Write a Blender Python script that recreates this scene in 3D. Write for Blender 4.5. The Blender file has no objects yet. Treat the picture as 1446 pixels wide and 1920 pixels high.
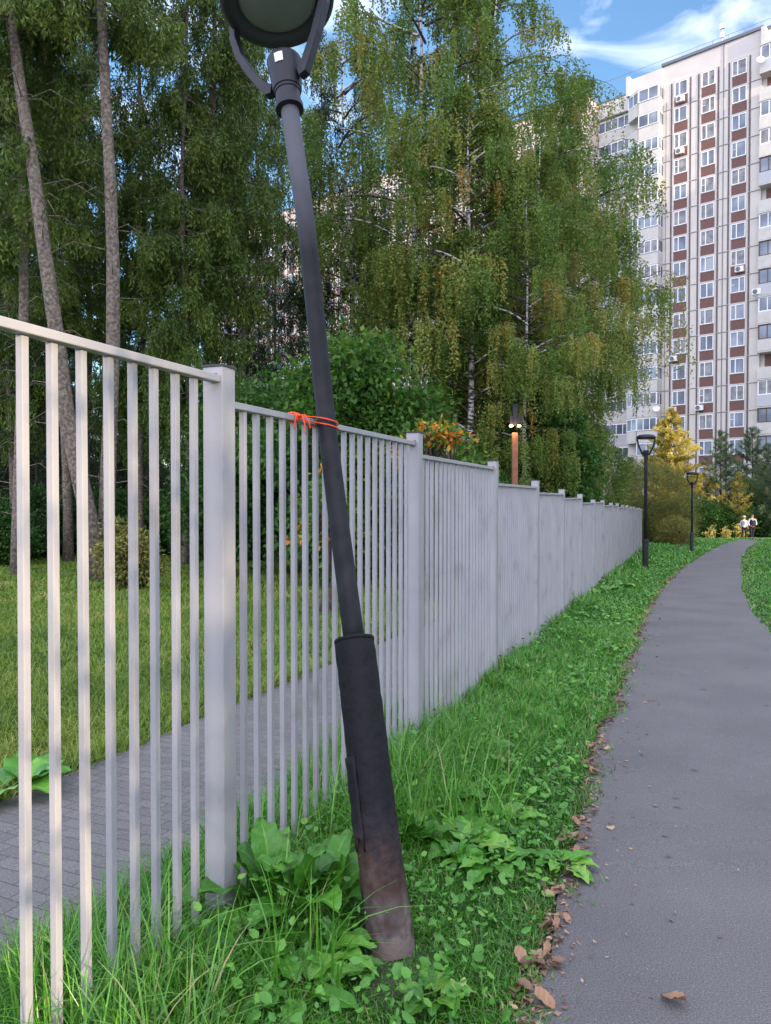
import bpy, math, random
import numpy as np
from mathutils import Vector, Matrix
R_ = math.radians
scn = bpy.context.scene
COL = scn.collection
rng = np.random.default_rng(7)
random.seed(7)

# ------------------------------------------------------------------ camera
F = 1400.0; CX = 723.0; HY = 935.0; CH = 1.55
cam_d = bpy.data.cameras.new("camera")
cam = bpy.data.objects.new("camera", cam_d); COL.objects.link(cam)
cam_d.sensor_fit = 'HORIZONTAL'; cam_d.sensor_width = 36.0
cam_d.lens = F / 1446.0 * 36.0
cam_d.clip_start = 0.05; cam_d.clip_end = 3000
cam.location = (0, 0, CH)
cam.rotation_euler = (R_(90) - math.atan(25 / F), 0, 0)
scn.camera = cam

# ------------------------------------------------------------------ world, sun, exposure
SUN_EL = R_(8.0); SUN_AZ = R_(141.0)          # direction to the sun = (sin, cos) of the azimuth
w = bpy.data.worlds.new("World"); scn.world = w; w.use_nodes = True
nt = w.node_tree; nt.nodes.clear()
out = nt.nodes.new('ShaderNodeOutputWorld'); bg = nt.nodes.new('ShaderNodeBackground')
sky = nt.nodes.new('ShaderNodeTexSky'); sky.sky_type = 'NISHITA'; sky.sun_disc = False
sky.sun_elevation = SUN_EL; sky.sun_rotation = SUN_AZ; sky.altitude = 150
sky.air_density = 1.0; sky.dust_density = 0.3; sky.ozone_density = 2.8
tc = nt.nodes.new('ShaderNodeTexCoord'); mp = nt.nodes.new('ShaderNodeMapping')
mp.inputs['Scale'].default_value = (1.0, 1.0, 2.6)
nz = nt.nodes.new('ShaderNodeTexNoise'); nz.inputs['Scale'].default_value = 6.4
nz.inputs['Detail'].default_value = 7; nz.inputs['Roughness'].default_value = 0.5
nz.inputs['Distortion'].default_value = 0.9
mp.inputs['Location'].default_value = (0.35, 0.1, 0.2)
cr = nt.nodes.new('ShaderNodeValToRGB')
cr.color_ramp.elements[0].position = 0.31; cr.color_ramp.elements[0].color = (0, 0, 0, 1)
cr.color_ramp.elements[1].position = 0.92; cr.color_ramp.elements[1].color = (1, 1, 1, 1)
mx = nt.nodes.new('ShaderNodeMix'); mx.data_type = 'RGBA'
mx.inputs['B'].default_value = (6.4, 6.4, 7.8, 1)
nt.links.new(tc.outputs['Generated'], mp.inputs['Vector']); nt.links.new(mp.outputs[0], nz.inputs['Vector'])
sp_ = nt.nodes.new('ShaderNodeSeparateXYZ'); nt.links.new(tc.outputs['Generated'], sp_.inputs[0])   # unseen cloud thickened overhead and behind the viewer to brighten the shade
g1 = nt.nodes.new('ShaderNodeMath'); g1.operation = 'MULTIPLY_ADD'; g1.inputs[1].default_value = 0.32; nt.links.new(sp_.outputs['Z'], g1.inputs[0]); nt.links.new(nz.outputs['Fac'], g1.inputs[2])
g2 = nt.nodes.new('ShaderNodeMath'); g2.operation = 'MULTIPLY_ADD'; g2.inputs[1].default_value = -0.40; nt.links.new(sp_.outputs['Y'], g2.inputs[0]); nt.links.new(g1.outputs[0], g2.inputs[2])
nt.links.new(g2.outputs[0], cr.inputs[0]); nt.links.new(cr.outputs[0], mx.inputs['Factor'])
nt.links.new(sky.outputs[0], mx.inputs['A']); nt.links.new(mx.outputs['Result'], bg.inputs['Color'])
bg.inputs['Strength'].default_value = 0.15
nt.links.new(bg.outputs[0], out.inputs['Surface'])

sd = bpy.data.lights.new("sun", 'SUN'); sd.energy = 2.6; sd.angle = R_(0.5); sd.color = (1.0, 0.77, 0.51)
so = bpy.data.objects.new("sun", sd); COL.objects.link(so)
S = Vector((math.sin(SUN_AZ) * math.cos(SUN_EL), math.cos(SUN_AZ) * math.cos(SUN_EL), math.sin(SUN_EL)))
so.rotation_euler = S.to_track_quat('Z', 'Y').to_euler(); so.location = (60, -60, 60)
scn.view_settings.view_transform = 'Standard'; scn.view_settings.look = 'None'
scn.view_settings.exposure = 1.6; scn.view_settings.gamma = 1.0
scn.render.engine = 'CYCLES'
scn.cycles.max_bounces = 6; scn.cycles.diffuse_bounces = 3; scn.cycles.transparent_max_bounces = 4

# ------------------------------------------------------------------ placement helpers
def gz(y):
    y = np.asarray(y, dtype=float)
    v = -0.028 * np.maximum(0, y - 3.0)
    return np.maximum(v, -1.62)
def P(px, py, Y):
    return Vector(((px - CX) * Y / F, Y, CH + (HY - py) * Y / F))
def ground_at(px, py):
    k = (py - HY) / F
    Y = 3.0
    for _ in range(60):
        Y = (CH - float(gz(Y))) / k
        Y = min(Y, 200)
    return ((px - CX) * Y / F, Y)
def gp(px, Y):
    return Vector(((px - CX) * Y / F, Y, float(gz(Y))))
def fence_x(Y): return -1.653 + 0.39 * Y
FD = Vector((0.39, 1.0, 0)).normalized(); FN = Vector((FD.y, -FD.x, 0))  # along / towards the path

# ------------------------------------------------------------------ mesh helpers
def link(o, parent=None):
    COL.objects.link(o)
    if parent: o.parent = parent
    return o
def tag(o, label=None, cat=None, group=None, kind=None):
    if label: o['label'] = label
    if cat: o['category'] = cat
    if group: o['group'] = group
    if kind: o['kind'] = kind
    return o
def empty(name, loc=(0, 0, 0), rz=0.0):
    o = bpy.data.objects.new(name, None); COL.objects.link(o)
    o.location = loc; o.rotation_euler = (0, 0, rz); o.empty_display_size = 0.2
    return o
def children(o):
    return [c for c in bpy.data.objects if c.parent == o]
def copy_tree(o, parent=None, kids=None):
    c = o.copy(); COL.objects.link(c)
    if parent: c.parent = parent
    for ch in children(o): copy_tree(ch, c)
    return c
class MB:
    def __init__(s): s.v = []; s.f = []; s.mi = []; s.cur = 0; s.attr = []
    def box(s, c, d, rot=None, taper=1.0):
        b = len(s.v); x, y, z = d[0] / 2, d[1] / 2, d[2] / 2
        for sz in (-1, 1):
            t = taper if sz > 0 else 1
            for sx, sy in ((-1, -1), (1, -1), (1, 1), (-1, 1)):
                p = Vector((sx * x * t, sy * y * t, sz * z))
                if rot is not None: p = rot @ p
                s.v.append(tuple(p + Vector(c)))
        for q in ((0, 3, 2, 1), (4, 5, 6, 7), (0, 1, 5, 4), (1, 2, 6, 5), (2, 3, 7, 6), (3, 0, 4, 7)):
            s.f.append(tuple(b + i for i in q)); s.mi.append(s.cur)
    def tube(s, pts, rad, n=8, caps=True, jit=0.0):
        pts = [Vector(p) for p in pts]
        if not hasattr(rad, '__len__'): rad = [rad] * len(pts)
        b = len(s.v); up = Vector((0, 0, 1)); ref = None
        for i, p in enumerate(pts):
            t = (pts[min(i + 1, len(pts) - 1)] - pts[max(i - 1, 0)]).normalized()
            if ref is None:
                ref = Vector((1, 0, 0)) if abs(t.x) < 0.9 else Vector((0, 1, 0))
            a = (ref - t * ref.dot(t)).normalized(); ref = a; c = t.cross(a)
            for k in range(n):
                an = 2 * math.pi * k / n; r = rad[i] * (1 + (random.uniform(-jit, jit) if jit else 0))
                s.v.append(tuple(p + a * (math.cos(an) * r) + c * (math.sin(an) * r)))
        for i in range(len(pts) - 1):
            for k in range(n):
                k2 = (k + 1) % n
                s.f.append((b + i * n + k, b + i * n + k2, b + (i + 1) * n + k2, b + (i + 1) * n + k)); s.mi.append(s.cur)
        if caps:
            s.f.append(tuple(b + k for k in reversed(range(n)))); s.mi.append(s.cur)
            e = b + (len(pts) - 1) * n
            s.f.append(tuple(e + k for k in range(n))); s.mi.append(s.cur)
    def lathe(s, prof, n=24, mat=None):
        b = len(s.v)
        for r, z in prof:
            for k in range(n):
                a = 2 * math.pi * k / n; p = Vector((r * math.cos(a), r * math.sin(a), z))
                if mat is not None: p = mat @ p
                s.v.append(tuple(p))
        for i in range(len(prof) - 1):
            for k in range(n):
                k2 = (k + 1) % n
                s.f.append((b + i * n + k, b + i * n + k2, b + (i + 1) * n + k2, b + (i + 1) * n + k)); s.mi.append(s.cur)
        if prof[0][0] > 1e-6: s.f.append(tuple(b + k for k in reversed(range(n)))); s.mi.append(s.cur)
        e = b + (len(prof) - 1) * n
        if prof[-1][0] > 1e-6: s.f.append(tuple(e + k for k in range(n))); s.mi.append(s.cur)
    def poly(s, pts):
        b = len(s.v); s.v += [tuple(p) for p in pts]; s.f.append(tuple(range(b, b + len(pts)))); s.mi.append(s.cur)
    def build(s, name, mats, parent=None, smooth=False, bevel=0.0):
        me = bpy.data.meshes.new(name); me.from_pydata(s.v, [], s.f)
        if not isinstance(mats, (list, tuple)): mats = [mats]
        for m in mats: me.materials.append(m)
        if len(mats) > 1: me.polygons.foreach_set('material_index', s.mi)
        if smooth: me.polygons.foreach_set('use_smooth', [True] * len(me.polygons))
        me.update()
        o = link(bpy.data.objects.new(name, me), parent)
        if bevel:
            m = o.modifiers.new('bevel', 'BEVEL'); m.width = bevel; m.segments = 2; m.limit_method = 'ANGLE'
        return o
def np_mesh(name, V, Q, mat, parent=None, var=None, smooth=False):
    me = bpy.data.meshes.new(name)
    V = np.ascontiguousarray(V, dtype=np.float32).reshape(-1, 3); Q = np.ascontiguousarray(Q, dtype=np.int32)
    n = len(Q); k = Q.shape[1]
    me.vertices.add(len(V)); me.vertices.foreach_set('co', V.ravel())
    me.loops.add(n * k); me.loops.foreach_set('vertex_index', Q.ravel())
    me.polygons.add(n); me.polygons.foreach_set('loop_start', np.arange(0, n * k, k, dtype=np.int32))
    me.polygons.foreach_set('loop_total', np.full(n, k, dtype=np.int32))
    if smooth: me.polygons.foreach_set('use_smooth', np.ones(n, dtype=bool))
    me.update(calc_edges=True)
    if var is not None:
        at = me.attributes.new('var', 'FLOAT', 'FACE'); at.data.foreach_set('value', np.asarray(var, dtype=np.float32))
    for m in (mat if isinstance(mat, (list, tuple)) else [mat]): me.materials.append(m)
    return link(bpy.data.objects.new(name, me), parent)
def norm(a): return a / np.maximum(np.linalg.norm(a, axis=-1, keepdims=True), 1e-9)
def leaves(c, a, b, l, w_, mid=0.5, fold=0.0):
    """diamond leaves: base c, axis a, side b"""
    l = l[:, None]; w_ = w_[:, None]
    nn = np.cross(a, b)
    V = np.stack([c, c + a * l * mid + b * w_ * 0.5 + nn * w_ * fold, c + a * l, c + a * l * mid - b * w_ * 0.5 + nn * w_ * fold], axis=1)
    return V.reshape(-1, 3)
def quads(n): return np.arange(n * 4, dtype=np.int32).reshape(-1, 4)
def rdir(n):
    return norm(rng.normal(size=(n, 3)))

# ------------------------------------------------------------------ materials
def mat(name, col=(0.5, 0.5, 0.5), rough=0.6, metal=0.0, noise=None, bump=0.0, bscale=50, spec=0.4, ramp=None, detail=6, coords='Object', nscale=None):
    m = bpy.data.materials.new(name); m.use_nodes = True
    t = m.node_tree; p = t.nodes['Principled BSDF']
    p.inputs['Base Color'].default_value = (*col, 1); p.inputs['Roughness'].default_value = rough
    p.inputs['Metallic'].default_value = metal; p.inputs['Specular IOR Level'].default_value = spec
    co = t.nodes.new('ShaderNodeTexCoord')
    def nzn(scale, det=detail):
        n = t.nodes.new('ShaderNodeTexNoise'); n.inputs['Scale'].default_value = scale
        n.inputs['Detail'].default_value = det; t.links.new(co.outputs[coords], n.inputs['Vector']); return n
    if ramp:
        n = nzn(nscale or 4)
        r = t.nodes.new('ShaderNodeValToRGB'); t.links.new(n.outputs['Fac'], r.inputs[0])
        els = r.color_ramp.elements
        while len(els) < len(ramp): els.new(0.5)
        for e, (ps, c) in zip(els, ramp): e.position = ps; e.color = (*c, 1)
        t.links.new(r.outputs[0], p.inputs['Base Color'])
    if bump:
        n = nzn(bscale); b = t.nodes.new('ShaderNodeBump'); b.inputs['Strength'].default_value = bump
        b.inputs['Distance'].default_value = 0.02
        t.links.new(n.outputs['Fac'], b.inputs['Height']); t.links.new(b.outputs[0], p.inputs['Normal'])
    return m
def leaf_mat(name, stops, trans=0.35, rough=0.5, spec=0.3):
    m = bpy.data.materials.new(name); m.use_nodes = True
    t = m.node_tree; p = t.nodes['Principled BSDF']; o = t.nodes['Material Output']
    at = t.nodes.new('ShaderNodeAttribute'); at.attribute_name = 'var'
    r = t.nodes.new('ShaderNodeValToRGB'); els = r.color_ramp.elements
    while len(els) < len(stops): els.new(0.5)
    for e, (ps, c) in zip(els, stops): e.position = ps; e.color = (*c, 1)
    t.links.new(at.outputs['Fac'], r.inputs[0]); t.links.new(r.outputs[0], p.inputs['Base Color'])
    p.inputs['Roughness'].default_value = rough; p.inputs['Specular IOR Level'].default_value = spec
    tr = t.nodes.new('ShaderNodeBsdfTranslucent'); t.links.new(r.outputs[0], tr.inputs['Color'])
    ms = t.nodes.new('ShaderNodeMixShader'); ms.inputs[0].default_value = trans
    t.links.new(p.outputs[0], ms.inputs[1]); t.links.new(tr.outputs[0], ms.inputs[2]); t.links.new(ms.outputs[0], o.inputs['Surface'])
    return m
M = {}
M['fence'] = mat('fence_paint', rough=0.42, ramp=[(0.28, (0.225, 0.22, 0.22)), (0.42, (0.29, 0.293, 0.31)), (0.6, (0.315, 0.317, 0.332)), (0.8, (0.35, 0.347, 0.355))], nscale=3, bump=0.05, bscale=60)
M['cap'] = mat('cap_plastic', (0.03, 0.032, 0.036), 0.5)
M['rust'] = mat('rust', rough=0.9, ramp=[(0.3, (0.06, 0.03, 0.02)), (0.6, (0.25, 0.1, 0.05)), (0.8, (0.4, 0.3, 0.25))], nscale=40, bump=0.3)
M['black'] = mat('black_paint', rough=0.5, spec=0.15, ramp=[(0.35, (0.02, 0.021, 0.024)), (0.7, (0.033, 0.035, 0.042))], nscale=9, bump=0.12, bscale=120)
M['lampgreen'] = mat('green_black_paint', (0.018, 0.04, 0.04), 0.5)
M['head'] = mat('lamp_head_metal', rough=0.42, spec=0.25, ramp=[(0.35, (0.012, 0.013, 0.02)), (0.7, (0.02, 0.021, 0.03))], nscale=14)
M['diff'] = mat('lamp_lens', rough=0.35, ramp=[(0.35, (0.17, 0.20, 0.19)), (0.65, (0.23, 0.26, 0.25))], nscale=3)
M['sticker'] = mat('sticker', (0.7, 0.7, 0.72), 0.5)
M['cord'] = mat('orange_cord', (0.9, 0.09, 0.02), 0.5)
M['bark'] = mat('spruce_bark', rough=0.95, ramp=[(0.3, (0.06, 0.048, 0.042)), (0.5, (0.145, 0.12, 0.094)), (0.72, (0.27, 0.235, 0.19))], nscale=14, bump=0.9, bscale=30)
M['bark_dark'] = mat('dark_bark', rough=0.95, ramp=[(0.3, (0.03, 0.024, 0.02)), (0.65, (0.10, 0.075, 0.06))], nscale=10, bump=0.6, bscale=25)
M['twig'] = mat('twig', (0.10, 0.08, 0.065), 0.9)
# birch bark: white with dark horizontal marks
mb = bpy.data.materials.new('birch_bark'); mb.use_nodes = True
t = mb.node_tree; p = t.nodes['Principled BSDF']; co = t.nodes.new('ShaderNodeTexCoord'); mpn = t.nodes.new('ShaderNodeMapping')
mpn.inputs['Scale'].default_value = (2.5, 2.5, 9); t.links.new(co.outputs['Object'], mpn.inputs[0])
n = t.nodes.new('ShaderNodeTexNoise'); n.inputs['Scale'].default_value = 1.3; n.inputs['Detail'].default_value = 5; t.links.new(mpn.outputs[0], n.inputs['Vector'])
r = t.nodes.new('ShaderNodeValToRGB'); r.color_ramp.elements[0].position = 0.44; r.color_ramp.elements[0].color = (0.03, 0.026, 0.024, 1)
r.color_ramp.elements[1].position = 0.52; r.color_ramp.elements[1].color = (0.52, 0.49, 0.46, 1)
t.links.new(n.outputs['Fac'], r.inputs[0]); t.links.new(r.outputs[0], p.inputs['Base Color']); p.inputs['Roughness'].default_value = 0.8
M['birch'] = mb
M['spruce_leaf'] = leaf_mat('spruce_needles', [(0.0, (0.035, 0.075, 0.012)), (0.5, (0.085, 0.15, 0.022)), (0.85, (0.15, 0.22, 0.034)), (1.0, (0.13, 0.10, 0.04))], 0.25)
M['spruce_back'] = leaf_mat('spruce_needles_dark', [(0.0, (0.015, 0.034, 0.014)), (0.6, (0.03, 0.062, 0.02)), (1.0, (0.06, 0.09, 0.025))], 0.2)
M['birch_leaf'] = leaf_mat('birch_leaves', [(0.0, (0.075, 0.16, 0.024)), (0.45, (0.17, 0.26, 0.045)), (0.8, (0.32, 0.34, 0.08)), (0.93, (0.36, 0.26, 0.05)), (1.0, (0.50, 0.24, 0.05))], 0.4)
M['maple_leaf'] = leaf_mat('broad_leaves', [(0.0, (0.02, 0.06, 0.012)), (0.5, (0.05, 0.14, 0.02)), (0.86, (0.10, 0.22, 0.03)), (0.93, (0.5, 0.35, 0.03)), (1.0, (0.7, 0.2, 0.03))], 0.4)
M['gold_leaf'] = leaf_mat('golden_leaves', [(0.0, (0.10, 0.12, 0.025)), (0.35, (0.30, 0.26, 0.04)), (0.6, (0.52, 0.44, 0.11)), (1.0, (0.74, 0.66, 0.22))], 0.4)
M['pine_leaf'] = leaf_mat('pine_needles', [(0.0, (0.04, 0.075, 0.04)), (0.6, (0.10, 0.16, 0.08)), (1.0, (0.16, 0.18, 0.06))], 0.2)
M['willow_leaf'] = leaf_mat('willow_leaves', [(0.0, (0.08, 0.10, 0.02)), (0.6, (0.22, 0.23, 0.05)), (1.0, (0.36, 0.30, 0.08))], 0.3)
M['grass'] = leaf_mat('grass_blades', [(0.0, (0.022, 0.10, 0.010)), (0.5, (0.08, 0.27, 0.024)), (0.85, (0.16, 0.39, 0.045)), (0.95, (0.27, 0.32, 0.11)), (1.0, (0.38, 0.32, 0.16))], 0.24, 0.36, 0.5)
M['lawn'] = leaf_mat('lawn_blades', [(0.0, (0.08, 0.15, 0.02)), (0.5, (0.16, 0.26, 0.035)), (0.85, (0.25, 0.32, 0.05)), (1.0, (0.35, 0.28, 0.12))], 0.35)
M['weed'] = leaf_mat('weed_leaves', [(0.0, (0.035, 0.12, 0.012)), (0.5, (0.07, 0.25, 0.024)), (0.9, (0.15, 0.37, 0.04)), (1.0, (0.26, 0.38, 0.10))], 0.2, 0.4, 0.5)
wt = M['weed'].node_tree; wp = wt.nodes['Principled BSDF']; wc = wt.nodes.new('ShaderNodeTexCoord'); wn = wt.nodes.new('ShaderNodeTexNoise'); wn.inputs['Scale'].default_value = 55; wn.inputs['Detail'].default_value = 4
wb = wt.nodes.new('ShaderNodeBump'); wb.inputs['Strength'].default_value = 0.6; wb.inputs['Distance'].default_value = 0.006
wt.links.new(wc.outputs['Object'], wn.inputs['Vector']); wt.links.new(wn.outputs['Fac'], wb.inputs['Height']); wt.links.new(wb.outputs[0], wp.inputs['Normal'])
M['soil'] = mat('ground_soil', rough=0.95, ramp=[(0.3, (0.02, 0.032, 0.012)), (0.55, (0.035, 0.06, 0.018)), (0.75, (0.05, 0.045, 0.025))], nscale=1.3, bump=0.4, bscale=30)
M['dead'] = leaf_mat('dead_leaves', [(0.0, (0.09, 0.055, 0.04)), (0.5, (0.24, 0.15, 0.10)), (0.8, (0.42, 0.31, 0.19)), (1.0, (0.30, 0.17, 0.10))], 0.1)
# asphalt
ma = bpy.data.materials.new('asphalt'); ma.use_nodes = True
t = ma.node_tree; p = t.nodes['Principled BSDF']; co = t.nodes.new('ShaderNodeTexCoord')
def N(tp, **k):
    n = t.nodes.new(tp)
    for a, b in k.items(): n.inputs[a].default_value = b
    return n
n1 = N('ShaderNodeTexNoise', Scale=170, Detail=8); n2 = N('ShaderNodeTexNoise', Scale=1.1, Detail=5); n3 = N('ShaderNodeTexVoronoi', Scale=3.4)
n5 = N('ShaderNodeTexNoise', Scale=9, Detail=6)
n4 = N('ShaderNodeTexVoronoi', Scale=150)
for n in (n1, n2, n3, n4, n5): t.links.new(co.outputs['Object'], n.inputs['Vector'])
r1 = N('ShaderNodeValToRGB'); r1.color_ramp.elements[0].position = 0.36; r1.color_ramp.elements[0].color = (0.070, 0.068, 0.069, 1); r1.color_ramp.elements[1].position = 0.66; r1.color_ramp.elements[1].color = (0.148, 0.143, 0.145, 1)
t.links.new(n1.outputs['Fac'], r1.inputs[0])
r2 = N('ShaderNodeValToRGB'); r2.color_ramp.elements[0].position = 0.3; r2.color_ramp.elements[0].color = (0.80, 0.80, 0.81, 1); r2.color_ramp.elements[1].position = 0.7; r2.color_ramp.elements[1].color = (1.14, 1.13, 1.11, 1)
t.links.new(n2.outputs['Fac'], r2.inputs[0])
mA = N('ShaderNodeMix'); mA.data_type = 'RGBA'; mA.blend_type = 'MULTIPLY'; mA.inputs['Factor'].default_value = 1
t.links.new(r1.outputs[0], mA.inputs['A']); t.links.new(r2.outputs[0], mA.inputs['B'])
ad = N('ShaderNodeMath'); ad.operation = 'ADD'; sc = N('ShaderNodeMath'); sc.operation = 'MULTIPLY'; sc.inputs[1].default_value = 0.22
t.links.new(n5.outputs['Fac'], sc.inputs[0]); t.links.new(n3.outputs['Distance'], ad.inputs[0]); t.links.new(sc.outputs[0], ad.inputs[1])
r3 = N('ShaderNodeValToRGB'); r3.color_ramp.elements[0].position = 0.155; r3.color_ramp.elements[0].color = (0.42, 0.42, 0.43, 1); r3.color_ramp.elements[1].position = 0.215; r3.color_ramp.elements[1].color = (1, 1, 1, 1)
t.links.new(ad.outputs[0], r3.inputs[0])
mB = N('ShaderNodeMix'); mB.data_type = 'RGBA'; mB.blend_type = 'MULTIPLY'; mB.inputs['Factor'].default_value = 0.9
t.links.new(mA.outputs['Result'], mB.inputs['A']); t.links.new(r3.outputs[0], mB.inputs['B'])
r4 = N('ShaderNodeValToRGB'); r4.color_ramp.elements[0].position = 0.06; r4.color_ramp.elements[0].color = (0.38, 0.38, 0.38, 1); r4.color_ramp.elements[1].position = 0.1; r4.color_ramp.elements[1].color = (0, 0, 0, 1)
n6 = N('ShaderNodeTexVoronoi', Scale=38); t.links.new(co.outputs['Object'], n6.inputs['Vector']); t.links.new(n6.outputs['Distance'], r4.inputs[0])
mC = N('ShaderNodeMix'); mC.data_type = 'RGBA'; mC.blend_type = 'MIX'; mC.inputs['B'].default_value = (0.42, 0.41, 0.38, 1)
t.links.new(r4.outputs[0], mC.inputs['Factor']); t.links.new(mB.outputs['Result'], mC.inputs['A'])
t.links.new(mC.outputs['Result'], p.inputs['Base Color']); p.inputs['Roughness'].default_value = 0.8
bp = N('ShaderNodeBump', Strength=0.35, Distance=0.003); t.links.new(n1.outputs['Fac'], bp.inputs['Height']); t.links.new(bp.outputs[0], p.inputs['Normal'])
M['asphalt'] = ma
# pavers
mv = bpy.data.materials.new('paving_setts'); mv.use_nodes = True
t = mv.node_tree; p = t.nodes['Principled BSDF']; co = t.nodes.new('ShaderNodeTexCoord'); mpn = N('ShaderNodeMapping'); mpn.inputs['Rotation'].default_value = (0, 0, R_(24))
t.links.new(co.outputs['Object'], mpn.inputs[0])
bk = N('ShaderNodeTexBrick', Scale=6.0); bk.inputs['Mortar Size'].default_value = 0.018; bk.inputs['Color1'].default_value = (0.135, 0.131, 0.128, 1); bk.inputs['Color2'].default_value = (0.17, 0.165, 0.162, 1); bk.inputs['Mortar'].default_value = (0.09, 0.085, 0.075, 1)
bk.inputs['Brick Width'].default_value = 0.9; bk.inputs['Row Height'].default_value = 0.5
n1 = N('ShaderNodeTexNoise', Scale=120, Detail=4); r1 = N('ShaderNodeValToRGB'); r1.color_ramp.elements[0].position = 0.3; r1.color_ramp.elements[0].color = (0.55, 0.55, 0.55, 1); r1.color_ramp.elements[1].position = 0.7; r1.color_ramp.elements[1].color = (1.15, 1.15, 1.15, 1)
t.links.new(mpn.outputs[0], bk.inputs['Vector']); t.links.new(co.outputs['Object'], n1.inputs['Vector']); t.links.new(n1.outputs['Fac'], r1.inputs[0])
mA = N('ShaderNodeMix'); mA.data_type = 'RGBA'; mA.blend_type = 'MULTIPLY'; mA.inputs['Factor'].default_value = 1
t.links.new(bk.outputs['Color'], mA.inputs['A']); t.links.new(r1.outputs[0], mA.inputs['B']); t.links.new(mA.outputs['Result'], p.inputs['Base Color']); p.inputs['Roughness'].default_value = 0.85
bp = N('ShaderNodeBump', Strength=0.6, Distance=0.01); t.links.new(bk.outputs['Fac'], bp.inputs['Height']); bp.invert = True; t.links.new(bp.outputs[0], p.inputs['Normal'])
M['paver'] = mv
# building
M['wall'] = mat('wall_panels', rough=0.85, ramp=[(0.3, (0.47, 0.45, 0.425)), (0.7, (0.54, 0.51, 0.48))], nscale=0.5, bump=0.1, bscale=4)
M['wall_tile'] = mat('tile_panels', rough=0.75, ramp=[(0.3, (0.49, 0.465, 0.43)), (0.7, (0.56, 0.525, 0.48))], nscale=0.8, detail=10)
M['brickp'] = mat('brown_brick_panels', rough=0.85, ramp=[(0.3, (0.125, 0.065, 0.056)), (0.7, (0.165, 0.088, 0.076))], nscale=6)
M['joint'] = mat('joint', (0.17, 0.16, 0.16), 0.9)
M['whiteframe'] = mat('white_frames', (0.74, 0.74, 0.75), 0.5)
M['brownframe'] = mat('brown_frames', (0.10, 0.06, 0.045), 0.6)
M['roofm'] = mat('roof_metal', (0.12, 0.13, 0.16), 0.6)
M['glass'] = mat('window_glass', rough=0.06, spec=0.5, ramp=[(0.35, (0.07, 0.09, 0.12)), (0.55, (0.15, 0.19, 0.25)), (0.7, (0.27, 0.31, 0.36))], nscale=0.45, detail=1)
M['curtain'] = mat('curtained_glass', rough=0.12, spec=0.5, ramp=[(0.35, (0.10, 0.105, 0.115)), (0.65, (0.25, 0.255, 0.26))], nscale=1.5, detail=2)
M['balc'] = mat('balcony_panel', rough=0.8, ramp=[(0.3, (0.45, 0.435, 0.41)), (0.7, (0.54, 0.52, 0.48))], nscale=1.2)
M['balc_grey'] = mat('balcony_panel_grey', (0.42, 0.43, 0.45), 0.8)
M['acunit'] = mat('ac_white', (0.7, 0.7, 0.69), 0.5)
M['kerb'] = mat('kerb_concrete', rough=0.9, ramp=[(0.3, (0.38, 0.37, 0.34)), (0.7, (0.5, 0.48, 0.45))], nscale=5)

# ------------------------------------------------------------------ ground, paths
def sheet(name, rows, dz, m, kind='structure'):
    """rows: list of lists of (x, y); lies dz above the terrain"""
    V = []; Q = []; k = len(rows[0])
    for r in rows:
        for (x, y) in r: V.append((x, y, float(gz(y)) + dz))
    for i in range(len(rows) - 1):
        for j in range(k - 1):
            a = i * k + j; Q.append((a, a + 1, a + 1 + k, a + k))
    o = np_mesh(name, V, Q, m, smooth=True); o['kind'] = kind
    return o
ys = list(np.arange(-80, 3, 12)) + list(np.arange(3, 70, 1.5)) + [90, 130, 200, 400, 900, 1800]
xs = [-1500, -500, -150, -60, -30, -15, -5, 0, 5, 10, 20, 40, 100, 300, 1500]
sheet('ground', [[(x, y) for x in xs] for y in ys], 0.0, M['soil'])
LE = [(900, 2300), (990, 1920), (1040, 1740), (1073, 1620), (1093, 1530), (1108, 1440), (1130, 1370), (1163, 1290), (1192, 1210), (1213, 1150), (1240, 1105), (1275, 1070), (1312, 1045), (1352, 1023), (1396, 1009)]
LEg = [ground_at(*p) for p in LE]
ly = np.array([p[1] for p in LEg]); lx = np.array([p[0] for p in LEg])
print('path left', [(round(a, 2), round(b, 2)) for a, b in LEg])
RE = [(1446, 1185), (1415, 1150), (1397, 1110), (1391, 1075), (1393, 1045), (1402, 1030), (1424, 1014)]
REg = [ground_at(*p) for p in RE]
print('path right', [(round(a, 2), round(b, 2)) for a, b in REg])
ry = np.array([0.0, 2, 4, 6] + [p[1] for p in REg]); rx = np.array([np.interp(y, ly, lx) + 1.75 for y in (0, 2, 4, 6)] + [p[0] for p in REg])
def path_l(y): return np.interp(y, ly, lx)
def path_r(y): return np.interp(y, ry, rx)
yy = np.concatenate([np.arange(-12, 14, 0.25), np.arange(14, 57.6, 0.8)])
wob = lambda y, s: 0.03 * math.sin(y * 7.3 + s) + 0.022 * math.sin(y * 17.1 + 2 * s)
sheet('path', [[(path_l(y) + wob(y, 1), y), (0.5 * (path_l(y) + path_r(y)), y), (path_r(y) + wob(y, 4), y)] for y in yy], 0.012, M['asphalt'])
# cross walk at the end of the path
sheet('pavement', [[(x, 57.2 - 0.03 * x) for x in (14, 20, 30, 45, 70)], [(x, 61 - 0.03 * x) for x in (14, 20, 30, 45, 70)]], 0.02, M['kerb'])
a0 = ground_at(1262, 1026); a1 = ground_at(1352, 1031)
sheet('pavement', [[(a0[0] - 3, a0[1]), (a1[0], a1[1])], [(a0[0] - 3, a0[1] + 1.0), (a1[0], a1[1] + 1.0)]], 0.018, M['kerb'])
def foff(y, d): return (fence_x(y) - d * 1.075, y)
sheet('pavement', [[foff(y, 1.68), foff(y, 1.0), foff(y, 0.42)] for y in np.arange(-6, 60, 1.0)], 0.016, M['paver'])

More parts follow.
